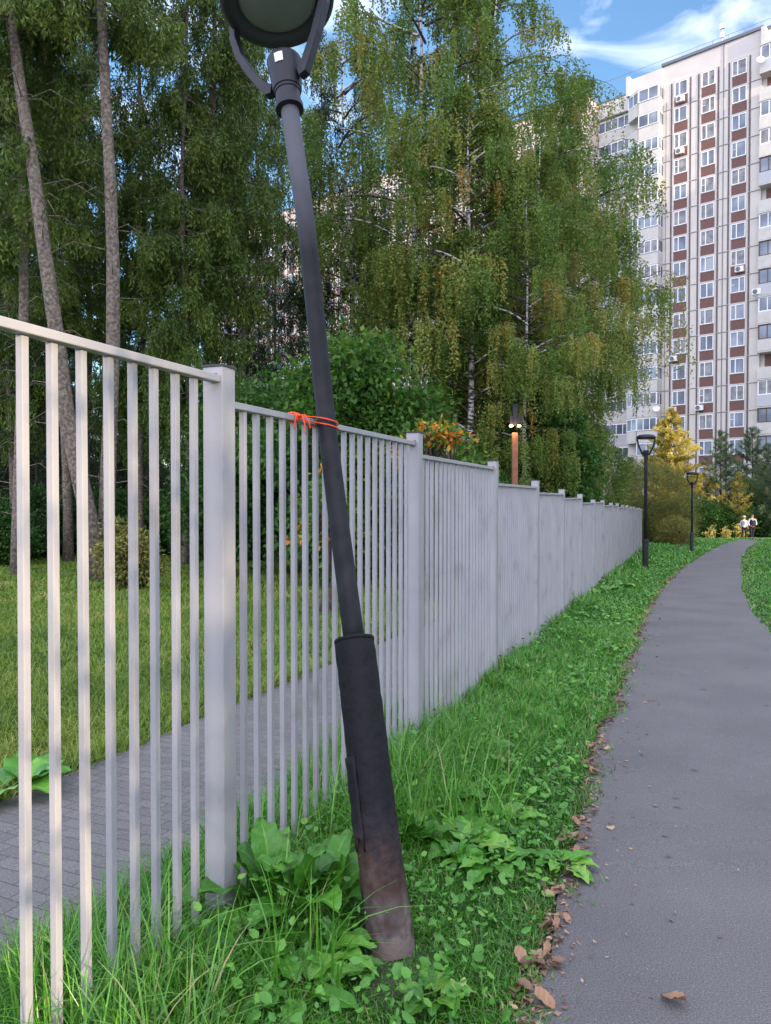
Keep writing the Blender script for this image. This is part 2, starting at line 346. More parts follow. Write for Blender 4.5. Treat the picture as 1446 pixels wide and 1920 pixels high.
# ------------------------------------------------------------------ fence
PTOP = {1: 0.469, 2: 0.411, 3: 0.335, 4: 0.21, 5: 0.135, 6: 0.08, 7: -0.02, 8: -0.035}
PY = [2.70 + 2.01 * (i - 1) for i in range(0, 18)]           # post 0 is behind the left edge of the picture
PY[8] = PY[7] + 1.9
RZ = {1: 0.425, 2: 0.345, 3: 0.270, 4: 0.129, 5: 0.062, 6: 0.0, 7: -0.085, 8: -0.085}
def ptop(i):
    if i in PTOP: return CH + PTOP[i]
    if i < 1: return CH + 0.53
    return CH - 0.035 - 0.045 * (i - 8) - (0.02 if i % 2 else 0)
def railz(i):      # panel that ends at post i
    if i in RZ: return CH + RZ[i]
    if i < 1: return CH + 0.47
    return min(ptop(i), ptop(i - 1)) - 0.07
frot = Matrix.Rotation(math.atan2(FD.y, FD.x), 3, 'Z')
fence = tag(empty('fence', (fence_x(PY[1]), PY[1], float(gz(PY[1])))), 'long pale grey steel fence of square bars stepping down beside the path', 'fence')
F0 = Vector(fence.location)
POST = 0.083
far = MB(); count = 0
for i in range(0, 18):
    y = PY[i]; x = fence_x(y); g = float(gz(y)); tp = ptop(i)
    m_ = MB(); m_.box(Vector((x, y, (g - 0.3 + tp) / 2)) - F0, (POST, POST, tp - g + 0.3), frot)
    po = m_.build('post', M['fence'], fence, bevel=0.004)
    m_ = MB(); m_.box(Vector((x, y, tp + 0.004)) - F0, (POST + 0.006, POST + 0.006, 0.008), frot)
    m_.build('post_cap', M['cap'], po)
    if i == 0: continue
    # the panel before this post
    pa = Vector((fence_x(PY[i - 1]), PY[i - 1], 0)); pb = Vector((x, y, 0))
    L = (pb - pa).length; rz = railz(i); rl = L - POST
    mid = (pa + pb) / 2
    pe = empty('fence_panel', mid + Vector((0, 0, rz)) - F0); pe.parent = fence
    m_ = MB(); m_.box((0, 0, 0), (rl, 0.042, 0.026), frot)
    ov = 0.03
    if i == 1: m_ = MB(); m_.box(FD * (ov / 2) + FN * 0.012, (rl + ov, 0.042, 0.026), frot)
    m_.build('top_rail', M['fence'], pe, bevel=0.003)
    if i <= 3:
        wd = MB(); wd.box(FD * (rl / 2 + 0.002) + Vector((0, 0, 0.016)) + FN * 0.005, (0.016, 0.03, 0.006), frot); wd.build('weld_seam', M['rust'], pe)
    gm = float(gz(mid.y)); m_ = MB(); m_.box((0, 0, gm + 0.03 - rz), (rl, 0.03, 0.024), frot); m_.build('bottom_rail', M['fence'], pe)
    nb = 19
    for k in range(nb):
        s = -L / 2 + L * (k + 1.5) / 21 + rng.uniform(-0.004, 0.004); c = FD * s
        h = rz - 0.013 - (gm - 0.02)
        tl = Matrix.Rotation(rng.uniform(-0.0025, 0.0025), 3, FN)
        if count < 100:
            m_ = MB(); m_.box(Vector((c.x, c.y, -0.013 - h / 2)), (0.022, 0.022, h), tl @ frot)
            m_.build('picket', M['fence'], pe, bevel=0.0018); count += 1
        else:
            far.box(mid + c - F0 + Vector((0, 0, rz - 0.013 - h / 2)), (0.022, 0.022, h), frot)
o = far.build('picket', M['fence'], fence); o['kind'] = 'stuff'

# ------------------------------------------------------------------ lamps
def disc_head(parent, O, ax, face, s=1.0, slim=False, mhead='head'):
    """lamp head: neck on axis ax from O; arms lie in the plane of `face`"""
    ax = ax.normalized(); fx = (face - ax * face.dot(ax)).normalized(); fy = ax.cross(fx)
    mt = Matrix((( fx.x, fy.x, ax.x, O.x), (fx.y, fy.y, ax.y, O.y), (fx.z, fy.z, ax.z, O.z), (0, 0, 0, 1)))
    mt = mt @ Matrix.Scale(s, 4)
    hd = empty('lamp_head'); hd.parent = parent
    nk = MB(); nk.lathe([(0.057, 0.0), (0.068, 0.004), (0.068, 0.03), (0.060, 0.034), (0.060, 0.098), (0.064, 0.10), (0.065, 0.112), (0.070, 0.116), (0.086, 0.27), (0.086, 0.285), (0.078, 0.297), (0.0, 0.300)], 28, mt)
    nko = nk.build('neck', M[mhead], hd, smooth=True)
    for o_ in (nko,): 
        em = o_.modifiers.new('es', 'EDGE_SPLIT'); em.split_angle = R_(35)
    for sg in (-1, 1):
        pr = [(0.080, 0.165, 0.052), (0.105, 0.170, 0.060), (0.135, 0.215, 0.048), (0.20, 0.33, 0.042), (0.262, 0.47, 0.040), (0.288, 0.60, 0.038), (0.278, 0.70, 0.036), (0.22, 0.757, 0.03)]
        a = MB(); ring = []
        hw = 0.022
        for j, (r_, z_, th) in enumerate(pr):
            jn = pr[min(j + 1, len(pr) - 1)]; jp = pr[max(j - 1, 0)]
            dr, dz_ = jn[0] - jp[0], jn[1] - jp[1]; q = math.hypot(dr, dz_); nr, nz_ = dz_ / q, -dr / q
            for (e, f_) in ((-1, -1), (1, -1), (1, 1), (-1, 1)):
                a.v.append(tuple(mt @ Vector((sg * (r_ + nr * e * th / 2), f_ * hw, z_ + nz_ * e * th / 2))))
        for j in range(len(pr) - 1):
            for k in range(4):
                a.f.append((j * 4 + k, j * 4 + (k + 1) % 4, j * 4 + 4 + (k + 1) % 4, j * 4 + 4 + k)); a.mi.append(0)
        a.f.append((3, 2, 1, 0)); a.mi.append(0); e = (len(pr) - 1) * 4; a.f.append((e, e + 1, e + 2, e + 3)); a.mi.append(0)
        a.build('arm', M[mhead], hd, bevel=0.004)
    sh = MB(); sh.lathe([(0.205, 0.668), (0.212, 0.650), (0.262, 0.648), (0.287, 0.660), (0.292, 0.685), (0.285, 0.72), (0.22, 0.765), (0.10, 0.785), (0.0, 0.79)], 48, mt)
    sh.build('lamp_shade', M['cap' if not slim else mhead], hd, smooth=True)
    df = MB(); df.lathe([(0.0, 0.650), (0.10, 0.652), (0.18, 0.662), (0.210, 0.675)], 48, mt); df.build('diffuser', M['diff'], hd, smooth=True)
    return hd, mt

lamp = tag(empty('street_lamp', (0.03, 2.56, 0)), 'black street lamp leaning over the fence, its rusty base broken out of the ground', 'street lamp')
L0 = Vector(lamp.location)
base = P(735, 1800, 2.55); stop_ = P(664, 1200, 2.98); fen = P(613, 795, 3.37); m1 = P(578, 450, 3.56); m2 = P(560, 320, 3.64); colr = P(544.5, 208, 3.72)
base.z = -0.03
ax0 = (stop_ - base)
sl = MB(); pts = []; rad = []
ns = 40
for i in range(ns + 1):
    tt = i / ns; p_ = base.lerp(stop_, tt)
    pts.append(p_ - L0); rad.append(0.080 + (0.006 if tt < 0.3 else 0.0) * (1 - tt / 0.3) + 0.0012 * math.sin(i * 1.7))
pts = pts[:]; 
sl.tube(pts, rad, 32, jit=0.012)
# rust at the foot, black above (stains have their own shape)
mr = bpy.data.materials.new('burnt_rusty_paint'); mr.use_nodes = True
t = mr.node_tree; p = t.nodes['Principled BSDF']; co = t.nodes.new('ShaderNodeTexCoord')
sx = N('ShaderNodeSeparateXYZ'); t.links.new(co.outputs['Object'], sx.inputs[0])
n1 = N('ShaderNodeTexNoise', Scale=7, Detail=6); n2 = N('ShaderNodeTexNoise', Scale=32, Detail=8)
for n in (n1, n2): t.links.new(co.outputs['Object'], n.inputs['Vector'])
mr1 = N('ShaderNodeMapRange'); mr1.inputs['From Min'].default_value = 0.52; mr1.inputs['From Max'].default_value = 0.0; t.links.new(sx.outputs['Z'], mr1.inputs['Value'])
ad = N('ShaderNodeMath'); ad.operation = 'MULTIPLY'; t.links.new(mr1.outputs[0], ad.inputs[0]); t.links.new(n1.outputs['Fac'], ad.inputs[1])
ad2 = N('ShaderNodeMath'); ad2.operation = 'MULTIPLY_ADD'; t.links.new(n2.outputs['Fac'], ad2.inputs[0]); ad2.inputs[1].default_value = 0.28; t.links.new(ad.outputs[0], ad2.inputs[2])
rr = N('ShaderNodeValToRGB'); els = rr.color_ramp.elements; els[0].position = 0.20; els[0].color = (0.010, 0.010, 0.013, 1); els[1].position = 0.62; els[1].color = (0.15, 0.12, 0.105, 1)
e = els.new(0.30); e.color = (0.022, 0.018, 0.021, 1); e = els.new(0.40); e.color = (0.058, 0.034, 0.027, 1); e = els.new(0.50); e.color = (0.075, 0.060, 0.058, 1)
t.links.new(ad2.outputs[0], rr.inputs[0]); t.links.new(rr.outputs[0], p.inputs['Base Color']); p.inputs['Roughness'].default_value = 0.62; p.inputs['Specular IOR Level'].default_value = 0.15
bp = N('ShaderNodeBump', Strength=0.7, Distance=0.01); t.links.new(n2.outputs['Fac'], bp.inputs['Height']); t.links.new(bp.outputs[0], p.inputs['Normal'])
M['rusty'] = mr
slo = sl.build('base_sleeve', M['rusty'], lamp, smooth=True)
em = slo.modifiers.new('es', 'EDGE_SPLIT'); em.split_angle = R_(40)
# cap ring plate at top of sleeve, torn open half-shell at the left side of the foot
axn = ax0.normalized()
def frame(O, ax, ref=Vector((1, 0, 0))):
    fx = (ref - ax * ref.dot(ax)).normalized(); fy = ax.cross(fx)
    return Matrix(((fx.x, fy.x, ax.x, O.x), (fx.y, fy.y, ax.y, O.y), (fx.z, fy.z, ax.z, O.z), (0, 0, 0, 1)))
rg = MB(); rg.lathe([(0.040, -0.012), (0.0795, -0.012), (0.0812, -0.002), (0.079, 0.004), (0.052, 0.009), (0.040, 0.018)], 32, frame(stop_ - L0, axn)); rg.build('weld_seam', M['rusty'], slo, smooth=True)
fl = MB(); q0 = base.lerp(stop_, 0.33); q1 = base.lerp(stop_, 0.60)
for j in range(14):
    pj = q0.lerp(q1, j / 13) - L0; fm = frame(pj, axn)
    for k in range(9):
        an = math.pi * (0.78 + 0.52 * k / 8); rr_ = 0.0865 + 0.002 * math.sin(j * 1.3 + k)
        fl.v.append(tuple(fm @ Vector((math.cos(an) * rr_, math.sin(an) * rr_, 0.03 * math.sin(k * 2.1) if j == 0 else 0))))
for j in range(13):
    for k in range(8): fl.f.append((j * 9 + k, j * 9 + k + 1, j * 9 + k + 10, j * 9 + k + 9)); fl.mi.append(0)
flo = fl.build('access_door', M['rusty'], lamp, smooth=True); sm = flo.modifiers.new('sol', 'SOLIDIFY'); sm.thickness = 0.006
# pole: slightly bent pipe
def bez(pl, n):
    out_ = []
    for i in range(len(pl) - 1):
        p0 = pl[max(i - 1, 0)]; p1 = pl[i]; p2 = pl[i + 1]; p3 = pl[min(i + 2, len(pl) - 1)]
        for k in range(n):
            t_ = k / n
            out_.append(0.5 * ((2 * p1) + (p2 - p0) * t_ + (2 * p0 - 5 * p1 + 4 * p2 - p3) * t_ * t_ + (3 * p1 - p0 - 3 * p2 + p3) * t_ ** 3))
    out_.append(pl[-1]); return out_
pp = bez([stop_ - L0 - axn * 0.02, fen - L0, m1 - L0, m2 - L0, colr - L0], 8)
pm = MB(); pm.tube(pp, [0.0425 + 0.002 * i / len(pp) for i in range(len(pp))], 24)
# paint of the pole: greyer toward the top
mpz = bpy.data.materials.new('greying_black_paint'); mpz.use_nodes = True
t = mpz.node_tree; p = t.nodes['Principled BSDF']; co = t.nodes.new('ShaderNodeTexCoord'); sx = N('ShaderNodeSeparateXYZ'); t.links.new(co.outputs['Object'], sx.inputs[0])
n1 = N('ShaderNodeTexNoise', Scale=9, Detail=7); t.links.new(co.outputs['Object'], n1.inputs['Vector'])
m1_ = N('ShaderNodeMapRange'); m1_.inputs['From Min'].default_value = 2.7; m1_.inputs['From Max'].default_value = 3.3; t.links.new(sx.outputs['Z'], m1_.inputs['Value'])
a1_ = N('ShaderNodeMath'); a1_.operation = 'MULTIPLY_ADD'; t.links.new(n1.outputs['Fac'], a1_.inputs[0]); a1_.inputs[1].default_value = 0.35; t.links.new(m1_.outputs[0], a1_.inputs[2])
rr = N('ShaderNodeValToRGB'); els = rr.color_ramp.elements; els[0].position = 0.15; els[0].color = (0.011, 0.012, 0.015, 1); els[1].position = 1.0; els[1].color = (0.09, 0.095, 0.11, 1)
t.links.new(a1_.outputs[0], rr.inputs[0]); t.links.new(rr.outputs[0], p.inputs['Base Color']); p.inputs['Roughness'].default_value = 0.6; p.inputs['Specular IOR Level'].default_value = 0.18
bp = N('ShaderNodeBump', Strength=0.25, Distance=0.004); n3 = N('ShaderNodeTexNoise', Scale=90, Detail=3); t.links.new(co.outputs['Object'], n3.inputs['Vector']); t.links.new(n3.outputs['Fac'], bp.inputs['Height']); t.links.new(bp.outputs[0], p.inputs['Normal'])
pm.build('pole', mpz, lamp, smooth=True)
hax = (colr - m2).normalized(); hax = (hax + Vector((0.02, 0.02, 0))).normalized()
hd, hmt = disc_head(lamp, colr - L0 - hax * 0.02, hax, Vector((0.86, -0.51, 0)), 1.02)
# sticker on the neck, facing the camera
tc_ = (hmt @ Vector((0, 0, 0.245))); dirc = (-(tc_ + L0) + Vector((0, 0, CH))); dirc = (dirc - hax * dirc.dot(hax)).normalized()
side = hax.cross(dirc); st = MB(); c0 = []
for ii in range(5):
    aa = -0.55 + 0.5 * ii / 4
    d2 = dirc * math.cos(aa) + side * math.sin(aa) 
    for zz, r_ in ((-0.028, 0.0856), (0.022, 0.0885)): c0.append(tuple(tc_ + d2 * r_ + hax * zz))
st.v = c0
for ii in range(4): st.f.append((ii * 2, ii * 2 + 2, ii * 2 + 3, ii * 2 + 1)); st.mi.append(0)
so_ = st.build('sticker', M['sticker'], hd); smo = so_.modifiers.new('s', 'SOLIDIFY'); smo.thickness = 0.0015

def straight_lamp(px, Y, H, label, sleeve='black', pole='black'):
    lo = gp(px, Y); t_ = tag(empty('street_lamp', lo), label, 'street lamp', 'goblet shaped street lamps along the path')
    a = MB(); a.lathe([(0.085, -0.05), (0.085, 0.86), (0.078, 0.89), (0.05, 0.90)], 20); a.build('base_sleeve', M[sleeve], t_, smooth=False)
    a = MB(); a.lathe([(0.05, 0.88), (0.045, H - 0.7), (0.045, H - 0.68)], 16); a.build('pole', M[pole], t_, smooth=True)
    disc_head(t_, Vector((0, 0, H - 0.72)), Vector((0, 0, 1)), Vector((1, 0.15, 0)), 0.92, True)
    return t_
straight_lamp(1211, 21.4, 3.9, 'upright black street lamp at the grass edge where the fence ends')
straight_lamp(1298, 33.8, 3.62, 'farther small street lamp with green base sleeve beside the path bend', 'lampgreen', 'lampgreen')
# brown post with lit lantern behind the fence
gl = tag(empty('garden_lamp', gp(965, 16)), 'brown square lamp post with lit lantern standing behind the fence', 'lamp post')
M['wood'] = mat('brown_post', rough=0.7, ramp=[(0.3, (0.20, 0.085, 0.045)), (0.7, (0.28, 0.12, 0.065))], nscale=12)
a = MB(); a.box((0, 0, 1.66), (0.12, 0.12, 3.32)); a.build('post', M['wood'], gl, bevel=0.006)
a = MB(); a.box((0, 0, 3.68), (0.10, 0.10, 0.42)); a.box((0, 0, 3.91), (0.12, 0.12, 0.04)); a.build('lantern_body', M['head'], gl, bevel=0.006)
for sg in (-1, 1): a = MB(); a.box((sg * 0.085, -0.03, 3.58), (0.07, 0.09, 0.2)); a.build('lamp_shade', M['head'], gl, bevel=0.008)
me_ = bpy.data.materials.new('lamp_glow'); me_.use_nodes = True; p = me_.node_tree.nodes['Principled BSDF']
p.inputs['Emission Color'].default_value = (1, 0.6, 0.25, 1); p.inputs['Emission Strength'].default_value = 9; p.inputs['Base Color'].default_value = (0.8, 0.6, 0.4, 1)
for sg in (-1, 1): a = MB(); a.box((sg * 0.085, -0.035, 3.466), (0.06, 0.06, 0.03)); a.build('bulb', me_, gl)
pl = bpy.data.lights.new('lamp_light', 'POINT'); pl.energy = 6; pl.color = (1, 0.62, 0.28); pl.shadow_soft_size = 0.03
plo = bpy.data.objects.new('lamp_light', pl); link(plo, gl); plo.location = (-0.085, -0.12, 3.42)

# cord tied round pole and rail
C0 = Vector(fen)
pd = (m1 - fen).normalized(); rzc = CH + railz(2) - CH
rp = Vector((fence_x(3.37), 3.37, railz(2)))             # rail point behind the pole
kn = P(592, 796, 3.25); kn = Vector((kn.x, kn.y, railz(2) + 0.0))
ty = 3.22; kn = Vector((fence_x(ty), ty, railz(2) + 0.004)) + FN * 0.028
cam_side = Vector((-fen.x, -fen.y, 0)).normalized()
rt = Vector((cam_side.y * -1, cam_side.x, 0))
rtv = Vector((1, 0.0, 0))
cb = MB()
for off, wz in ((0.012, 0.006), (-0.012, -0.004)):
    loop = [kn + Vector((0, 0, off * 0.5)), fen + Vector((-0.035, -0.048, off + 0.012)), fen + Vector((0.01, -0.052, off + 0.003)), fen + Vector((0.044, -0.028, off - 0.006)),
            fen + Vector((0.05, 0.02, off - 0.012)), fen + Vector((0.01, 0.09, off - 0.01)), kn + Vector((-0.02, 0.06, off)), kn + Vector((-0.045, 0.0, off)), kn]
    cb.tube([p_ - C0 for p_ in bez(loop, 6)], 0.0032, 6)
for k in range(4):                                       # turns round the rail and the knot
    lp = []
    for j in range(13):
        an = 2 * math.pi * j / 12; lp.append(kn - FN * 0.028 + FD * (0.012 * k - 0.02 + 0.006 * math.sin(an)) + FN * (0.027 * math.cos(an)) + Vector((0, 0, 0.021 * math.sin(an))))
    cb.tube([p_ - C0 for p_ in lp], 0.0035, 6, caps=False)
for (dx, dz) in ((0.030, -0.075), (-0.015, -0.055), (0.05, -0.05), (-0.03, 0.018)):
    tl = [kn, kn + Vector((dx * 0.5, -0.02, 0.008)), kn + Vector((dx * 0.9, -0.03, dz * 0.4)), kn + Vector((dx, -0.025, dz))]
    cb.tube([p_ - C0 for p_ in bez(tl, 4)], 0.0030, 6)
co_ = cb.build('cord', M['cord'], None, smooth=True); co_.location = C0
tag(co_, 'bright orange cord tying the leaning lamp pole to the fence rail', 'cord')
# ------------------------------------------------------------------ apartment buildings
UA = math.atan2(-0.658, 0.753)
BG = -1.62
FH = 2.8
def bldg(label, group=None):
    return tag(empty('apartment_building', (32.16, 82.0, BG), UA), label, 'apartment building')
TOPZ = 47.9 + CH - BG          # roof height over the building's foot
WZ0 = 44.6 + CH - BG           # centre of the top window row
def shapebox(x0, x1, y0, y1, z0, z1, m_=None):
    m_ = m_ or MB(); m_.box(((x0 + x1) / 2, (y0 + y1) / 2, (z0 + z1) / 2), (x1 - x0, y1 - y0, z1 - z0)); return m_
def window(parent, cx, y, cz, wd, ht, style):
    """framed window set in the facade plane y (faces -y)"""
    fr = MB(); b = 0.085
    fr.box((cx, y, cz + ht / 2 - b / 2), (wd, 0.10, b)); fr.box((cx, y, cz - ht / 2 + b / 2), (wd, 0.10, b))
    fr.box((cx - wd / 2 + b / 2, y, cz), (b, 0.10, ht - 2 * b)); fr.box((cx + wd / 2 - b / 2, y, cz), (b, 0.10, ht - 2 * b))
    sp = {0: [-0.12], 1: [-0.16], 2: [0.0], 3: [-0.2, 0.2], 4: [0.1], 5: [-0.25, 0.0, 0.25]}[style]
    for s_ in sp: fr.box((cx + s_ * wd, y, cz), (0.10 if len(sp) < 3 else 0.07, 0.09, ht - 2 * b))
    if style in (1, 4): fr.box((cx - wd * 0.33, y, cz + 0.05), (wd * 0.24, 0.07, 0.05))
    wo = fr.build('window', M['whiteframe'], parent)
    g = MB(); g.box((cx, y + 0.022, cz), (wd - 0.02, 0.02, ht - 0.02)); g.build('pane', M['glass'] if random.random() < 0.62 else M['curtain'], wo)
    return wo
def column(parent, cx, y, rows, wins=True):
    """window + brown panel column with dark strips"""
    bp_ = MB(); 
    for k in rows:
        zc = WZ0 - FH * k
        if wins: window(parent, cx, y - 0.05, zc + 0.02, 1.42, 1.56, random.choice([0, 0, 1, 2, 4]))
        m_ = MB(); m_.box((cx, y - 0.015, zc - 1.32), (1.40, 0.05, 1.02)); m_.build('brown_panel', M['brickp'], parent)
def ac(parent, cx, y, cz):
    m_ = MB(); m_.box((cx, y - 0.25, cz), (0.85, 0.35, 0.58)); a_ = m_.build('air_conditioner', M['acunit'], parent, bevel=0.02)
    f_ = MB(); f_.lathe([(0.0, 0.0), (0.21, 0.0), (0.23, 0.02), (0.23, -0.01)], 20, Matrix.Translation((cx - 0.12, y - 0.435, cz)) @ Matrix.Rotation(R_(90), 4, 'X')); f_.build('fan_grille', M['roofm'], a_)
def dish(parent, cx, y, cz, r=0.38):
    m_ = MB(); mt = Matrix.Translation((cx, y, cz)) @ Matrix.Rotation(R_(70), 4, 'X') @ Matrix.Rotation(R_(20), 4, 'Y')
    m_.lathe([(0.02, 0.0), (r * 0.5, 0.03), (r * 0.85, 0.09), (r, 0.13), (r, 0.15), (r * 0.5, 0.05), (0.02, 0.02)], 18, mt); m_.tube([mt @ Vector((0, -r, 0.1)), mt @ Vector((0, 0, 0.4))], 0.02, 5)
    m_.tube([mt @ Vector((0, 0, 0)), Vector((cx, y + 0.4, cz - 0.1))], 0.03, 5); m_.build('satellite_dish', M['acunit'], parent)
ROWS = range(0, 17)
M['strip'] = mat('dark_strips', (0.11, 0.085, 0.085), 0.8)
b1 = bldg('tall pale panel apartment block with brown panels under its windows, right of the birches')
# main facade body s -2 .. 8.1
shapebox(-1.95, 8.1, 0.0, 14, 0, TOPZ - 0.25).build('wall', M['wall_tile'], b1)
shapebox(-1.95, 8.1, -0.006, 0.2, WZ0 + 1.35, TOPZ - 0.25).build('parapet', M['wall'], b1)
for cx_ in (0.0, 2.88, 5.98): column(b1, cx_, 0.0, ROWS)
for cx_ in (0.0, 2.88, 5.98):
    for sg in (-1.02, 1.02):
        st_ = MB()
        for k in ROWS: st_.box((cx_ + sg, -0.02, WZ0 - FH * k - 0.45), (0.15, 0.05, FH - 0.14))
        st_.build('facade_strip', M['strip'], b1)
jt = MB()
for k in range(0, 17): jt.box((3.07, -0.012, WZ0 - FH * k - 1.88), (10.0, 0.03, 0.09))
jt.box((4.42, -0.03, TOPZ / 2), (0.07, 0.06, TOPZ - 0.6)); jt.box((-1.6, -0.01, TOPZ / 2 - 2), (0.05, 0.03, TOPZ - 4.5))
jt.build('panel_joint', M['joint'], b1)
# raised pale borders round each window column
bd = MB()
for cx_ in (0.0, 2.88, 5.98):
    for sg in (-0.81, 0.81): bd.box((cx_ + sg, -0.025, (WZ0 - 46) / 2 + 23 + 0.2 - 0.0), (0.14, 0.06, WZ0 + 1.0 - 0.5))
    for k in ROWS: bd.box((cx_, -0.02, WZ0 - FH * k + 0.93), (1.48, 0.05, 0.12)); 
bd.build('window_border', M['wall'], b1)
rf = MB(); rf.box((3.07, 6.9, TOPZ - 0.1), (10.35, 14.2, 0.3)); ro = rf.build('roof', M['roofm'], b1)
rr_ = MB()
for x in np.arange(-16, 12, 1.6): rr_.tube([(x, 0.15, TOPZ), (x, 0.15, TOPZ + 0.62)], 0.018, 4)
rr_.tube([(-16, 0.15, TOPZ + 0.62), (12, 0.15, TOPZ + 0.62)], 0.02, 4); rr_.build('roof_railing', M['roofm'], ro)
an = MB(); an.tube([(4.2, 0.1, TOPZ), (4.2, 0.1, TOPZ + 1.9)], 0.03, 6); an.box((4.2, 0.0, TOPZ + 0.75), (0.36, 0.2, 0.5)); an.box((4.25, 0.0, TOPZ + 1.65), (0.5, 0.25, 0.5)); an.build('antenna', M['acunit'], ro)
# protruding balcony bay  s -5.9 .. -1.95
shapebox(-5.9, -1.95, 0.35, 14, 0, TOPZ - 1.6).build('wall', M['wall'], b1)
def extr(m_, poly, z0, z1):
    n = len(poly); b = len(m_.v)
    for z in (z0, z1):
        for (x, y) in poly: m_.v.append((x, y, z))
    for i in range(n): m_.f.append((b + i, b + (i + 1) % n, b + n + (i + 1) % n, b + n + i)); m_.mi.append(m_.cur)
    m_.f.append(tuple(b + i for i in reversed(range(n)))); m_.mi.append(m_.cur); m_.f.append(tuple(b + n + i for i in range(n))); m_.mi.append(m_.cur)
BP = [(-5.85, 0.34), (-5.85, -0.25), (-4.3, -1.15), (-1.97, -1.15), (-1.97, 0.34)]
def inset(poly, d): 
    c = Vector((sum(p[0] for p in poly) / len(poly), sum(p[1] for p in poly) / len(poly)))
    return [(c.x + (p[0] - c.x) * (1 - d), c.y + (p[1] - c.y) * (1 - d)) for p in poly]
def glazed(parent, poly, z0, z1, edges, fm, gm, step=0.85):
    fr = MB(); gl_ = MB()
    for (a_, b_) in edges:
        A = Vector((*poly[a_], 0)); B = Vector((*poly[b_], 0)); L = (B - A).length; d = (B - A) / L
        ro_ = Matrix.Rotation(math.atan2(d.y, d.x), 3, 'Z'); md = (A + B) / 2
        for z in (z0 + 0.05, z1 - 0.05): fr.box((md.x, md.y, z), (L, 0.09, 0.1), ro_)
        n = max(1, int(L / step))
        for i in range(n + 1): q = A + d * (0.04 + (L - 0.08) * i / n); fr.box((q.x, q.y, (z0 + z1) / 2), (0.085, 0.085, z1 - z0 - 0.2), ro_)
        gl_.box((md.x, md.y, (z0 + z1) / 2), (L - 0.05, 0.02, z1 - z0 - 0.1), ro_)
    f_ = fr.build('window', fm, parent); gl_.build('pane', gm, f_)
for k in ROWS:
    zc = WZ0 - FH * k
    bo = empty('balcony', (0, 0, 0)); bo.parent = b1
    m_ = MB(); extr(m_, BP, zc - 1.95, zc - 1.82); extr(m_, inset(BP, 0.004), zc - 1.82, zc - 0.62); m_.build('parapet', M['balc'], bo)
    m_ = MB(); m_.box((-4.3, -1.15, zc - 1.22), (0.07, 0.06, 1.15)); m_.box((-3.2, -1.16, zc - 0.60), (2.45, 0.05, 0.05)); m_.build('rail', M['joint'], bo)
    pm_ = inset(BP, 0.03)
    op = k in (1, 14)
    fm = M['brownframe'] if k in (8, 15) else M['whiteframe']
    ed = [(2, 3), (3, 4)] if op else [(0, 1), (1, 2), (2, 3), (3, 4)]
    glazed(bo, pm_, zc - 0.60, zc + 0.80, ed, fm, M['curtain'] if k in (4, 6, 7, 9, 12) else M['glass'], random.choice([0.6, 0.85, 0.75]))
m_ = MB(); extr(m_, BP, WZ0 + 0.83, WZ0 + 1.0); m_.box((-3.9, 0.2, WZ0 + 1.9), (3.9, 0.9, 1.9)); m_.box((-5.75, -0.1, WZ0 + 2.0), (0.35, 1.2, 2.2)); m_.build('roof_parapet', M['wall'], b1)
# recessed wing with grey loggias  s -10.9 .. -5.9
shapebox(-10.9, -5.9, 4.0, 14, 0, TOPZ - 0.6).build('wall', M['wall'], b1)
m_ = shapebox(-10.9, -5.95, 2.4, 4.0, WZ0 + 1.0, TOPZ - 0.5); m_.build('cornice', M['balc'], b1)
m_ = shapebox(-10.9, -5.95, 2.35, 14, TOPZ - 0.5, TOPZ - 0.3); m_.build('roof', M['roofm'], b1)
for k in ROWS:
    zc = WZ0 - FH * k
    bo = empty('balcony'); bo.parent = b1
    PW = [(-10.85, 4.0), (-10.85, 2.8), (-5.97, 2.8), (-5.97, 4.0)]
    m_ = MB(); extr(m_, PW, zc - 1.9, zc - 0.6); m_.build('parapet', M['balc_grey'] if k % 3 else M['balc'], bo)
    glazed(bo, PW, zc - 0.60, zc + 0.75, [(1, 2)], M['brownframe'] if k in (6, 7, 9) else M['whiteframe'], M['glass'], 0.8)
    m_ = MB(); m_.box((-8.4, 3.4, zc + 0.82), (4.8, 1.2, 0.12)); m_.build('slab', M['balc'], bo)
# right balcony stack  s 8.1 .. 13
shapebox(8.1, 22, 0.3, 14, 0, TOPZ - 0.3).build('wall', M['wall'], b1)
m_ = shapebox(8.1, 22.05, 0.2, 14.1, TOPZ - 0.3, TOPZ); m_.build('roof', M['roofm'], b1)
m_ = shapebox(8.15, 8.55, -0.6, 0.5, WZ0 + 0.9, WZ0 + 3.0); m_.build('roof_parapet', M['wall'], b1)
for k in ROWS:
    zc = WZ0 - FH * k + 0.25
    bo = empty('balcony'); bo.parent = b1
    PR = [(8.12, 0.3), (8.12, -0.85), (13.0, -0.85), (13.0, 0.3)]
    m_ = MB(); extr(m_, PR, zc - 1.9, zc - 0.75); m_.build('parapet', M['balc'] if k % 4 else M['balc_grey'], bo)
    if k not in (1, 5, 11):
        glazed(bo, [(8.2, 0.25), (8.2, -0.78), (12.95, -0.78), (12.95, 0.25)], zc - 0.75, zc + 0.72, [(0, 1), (1, 2)], M['brownframe'] if k in (4, 7, 8, 10, 13, 14, 15) else M['whiteframe'], M['curtain'] if k in (3, 12) else M['glass'], 0.7)
    else:
        m_ = MB(); m_.box((9.0, 0.28, zc - 0.1), (0.9, 0.06, 1.5)); m_.build('door', M['brickp'], bo); m_ = MB(); m_.box((10.6, 0.27, zc), (1.9, 0.08, 1.3)); m_.build('pane', M['curtain'], bo)
    m_ = MB(); m_.box((10.55, -0.3, zc + 0.79), (4.9, 1.25, 0.12)); m_.build('slab', M['balc'], bo)
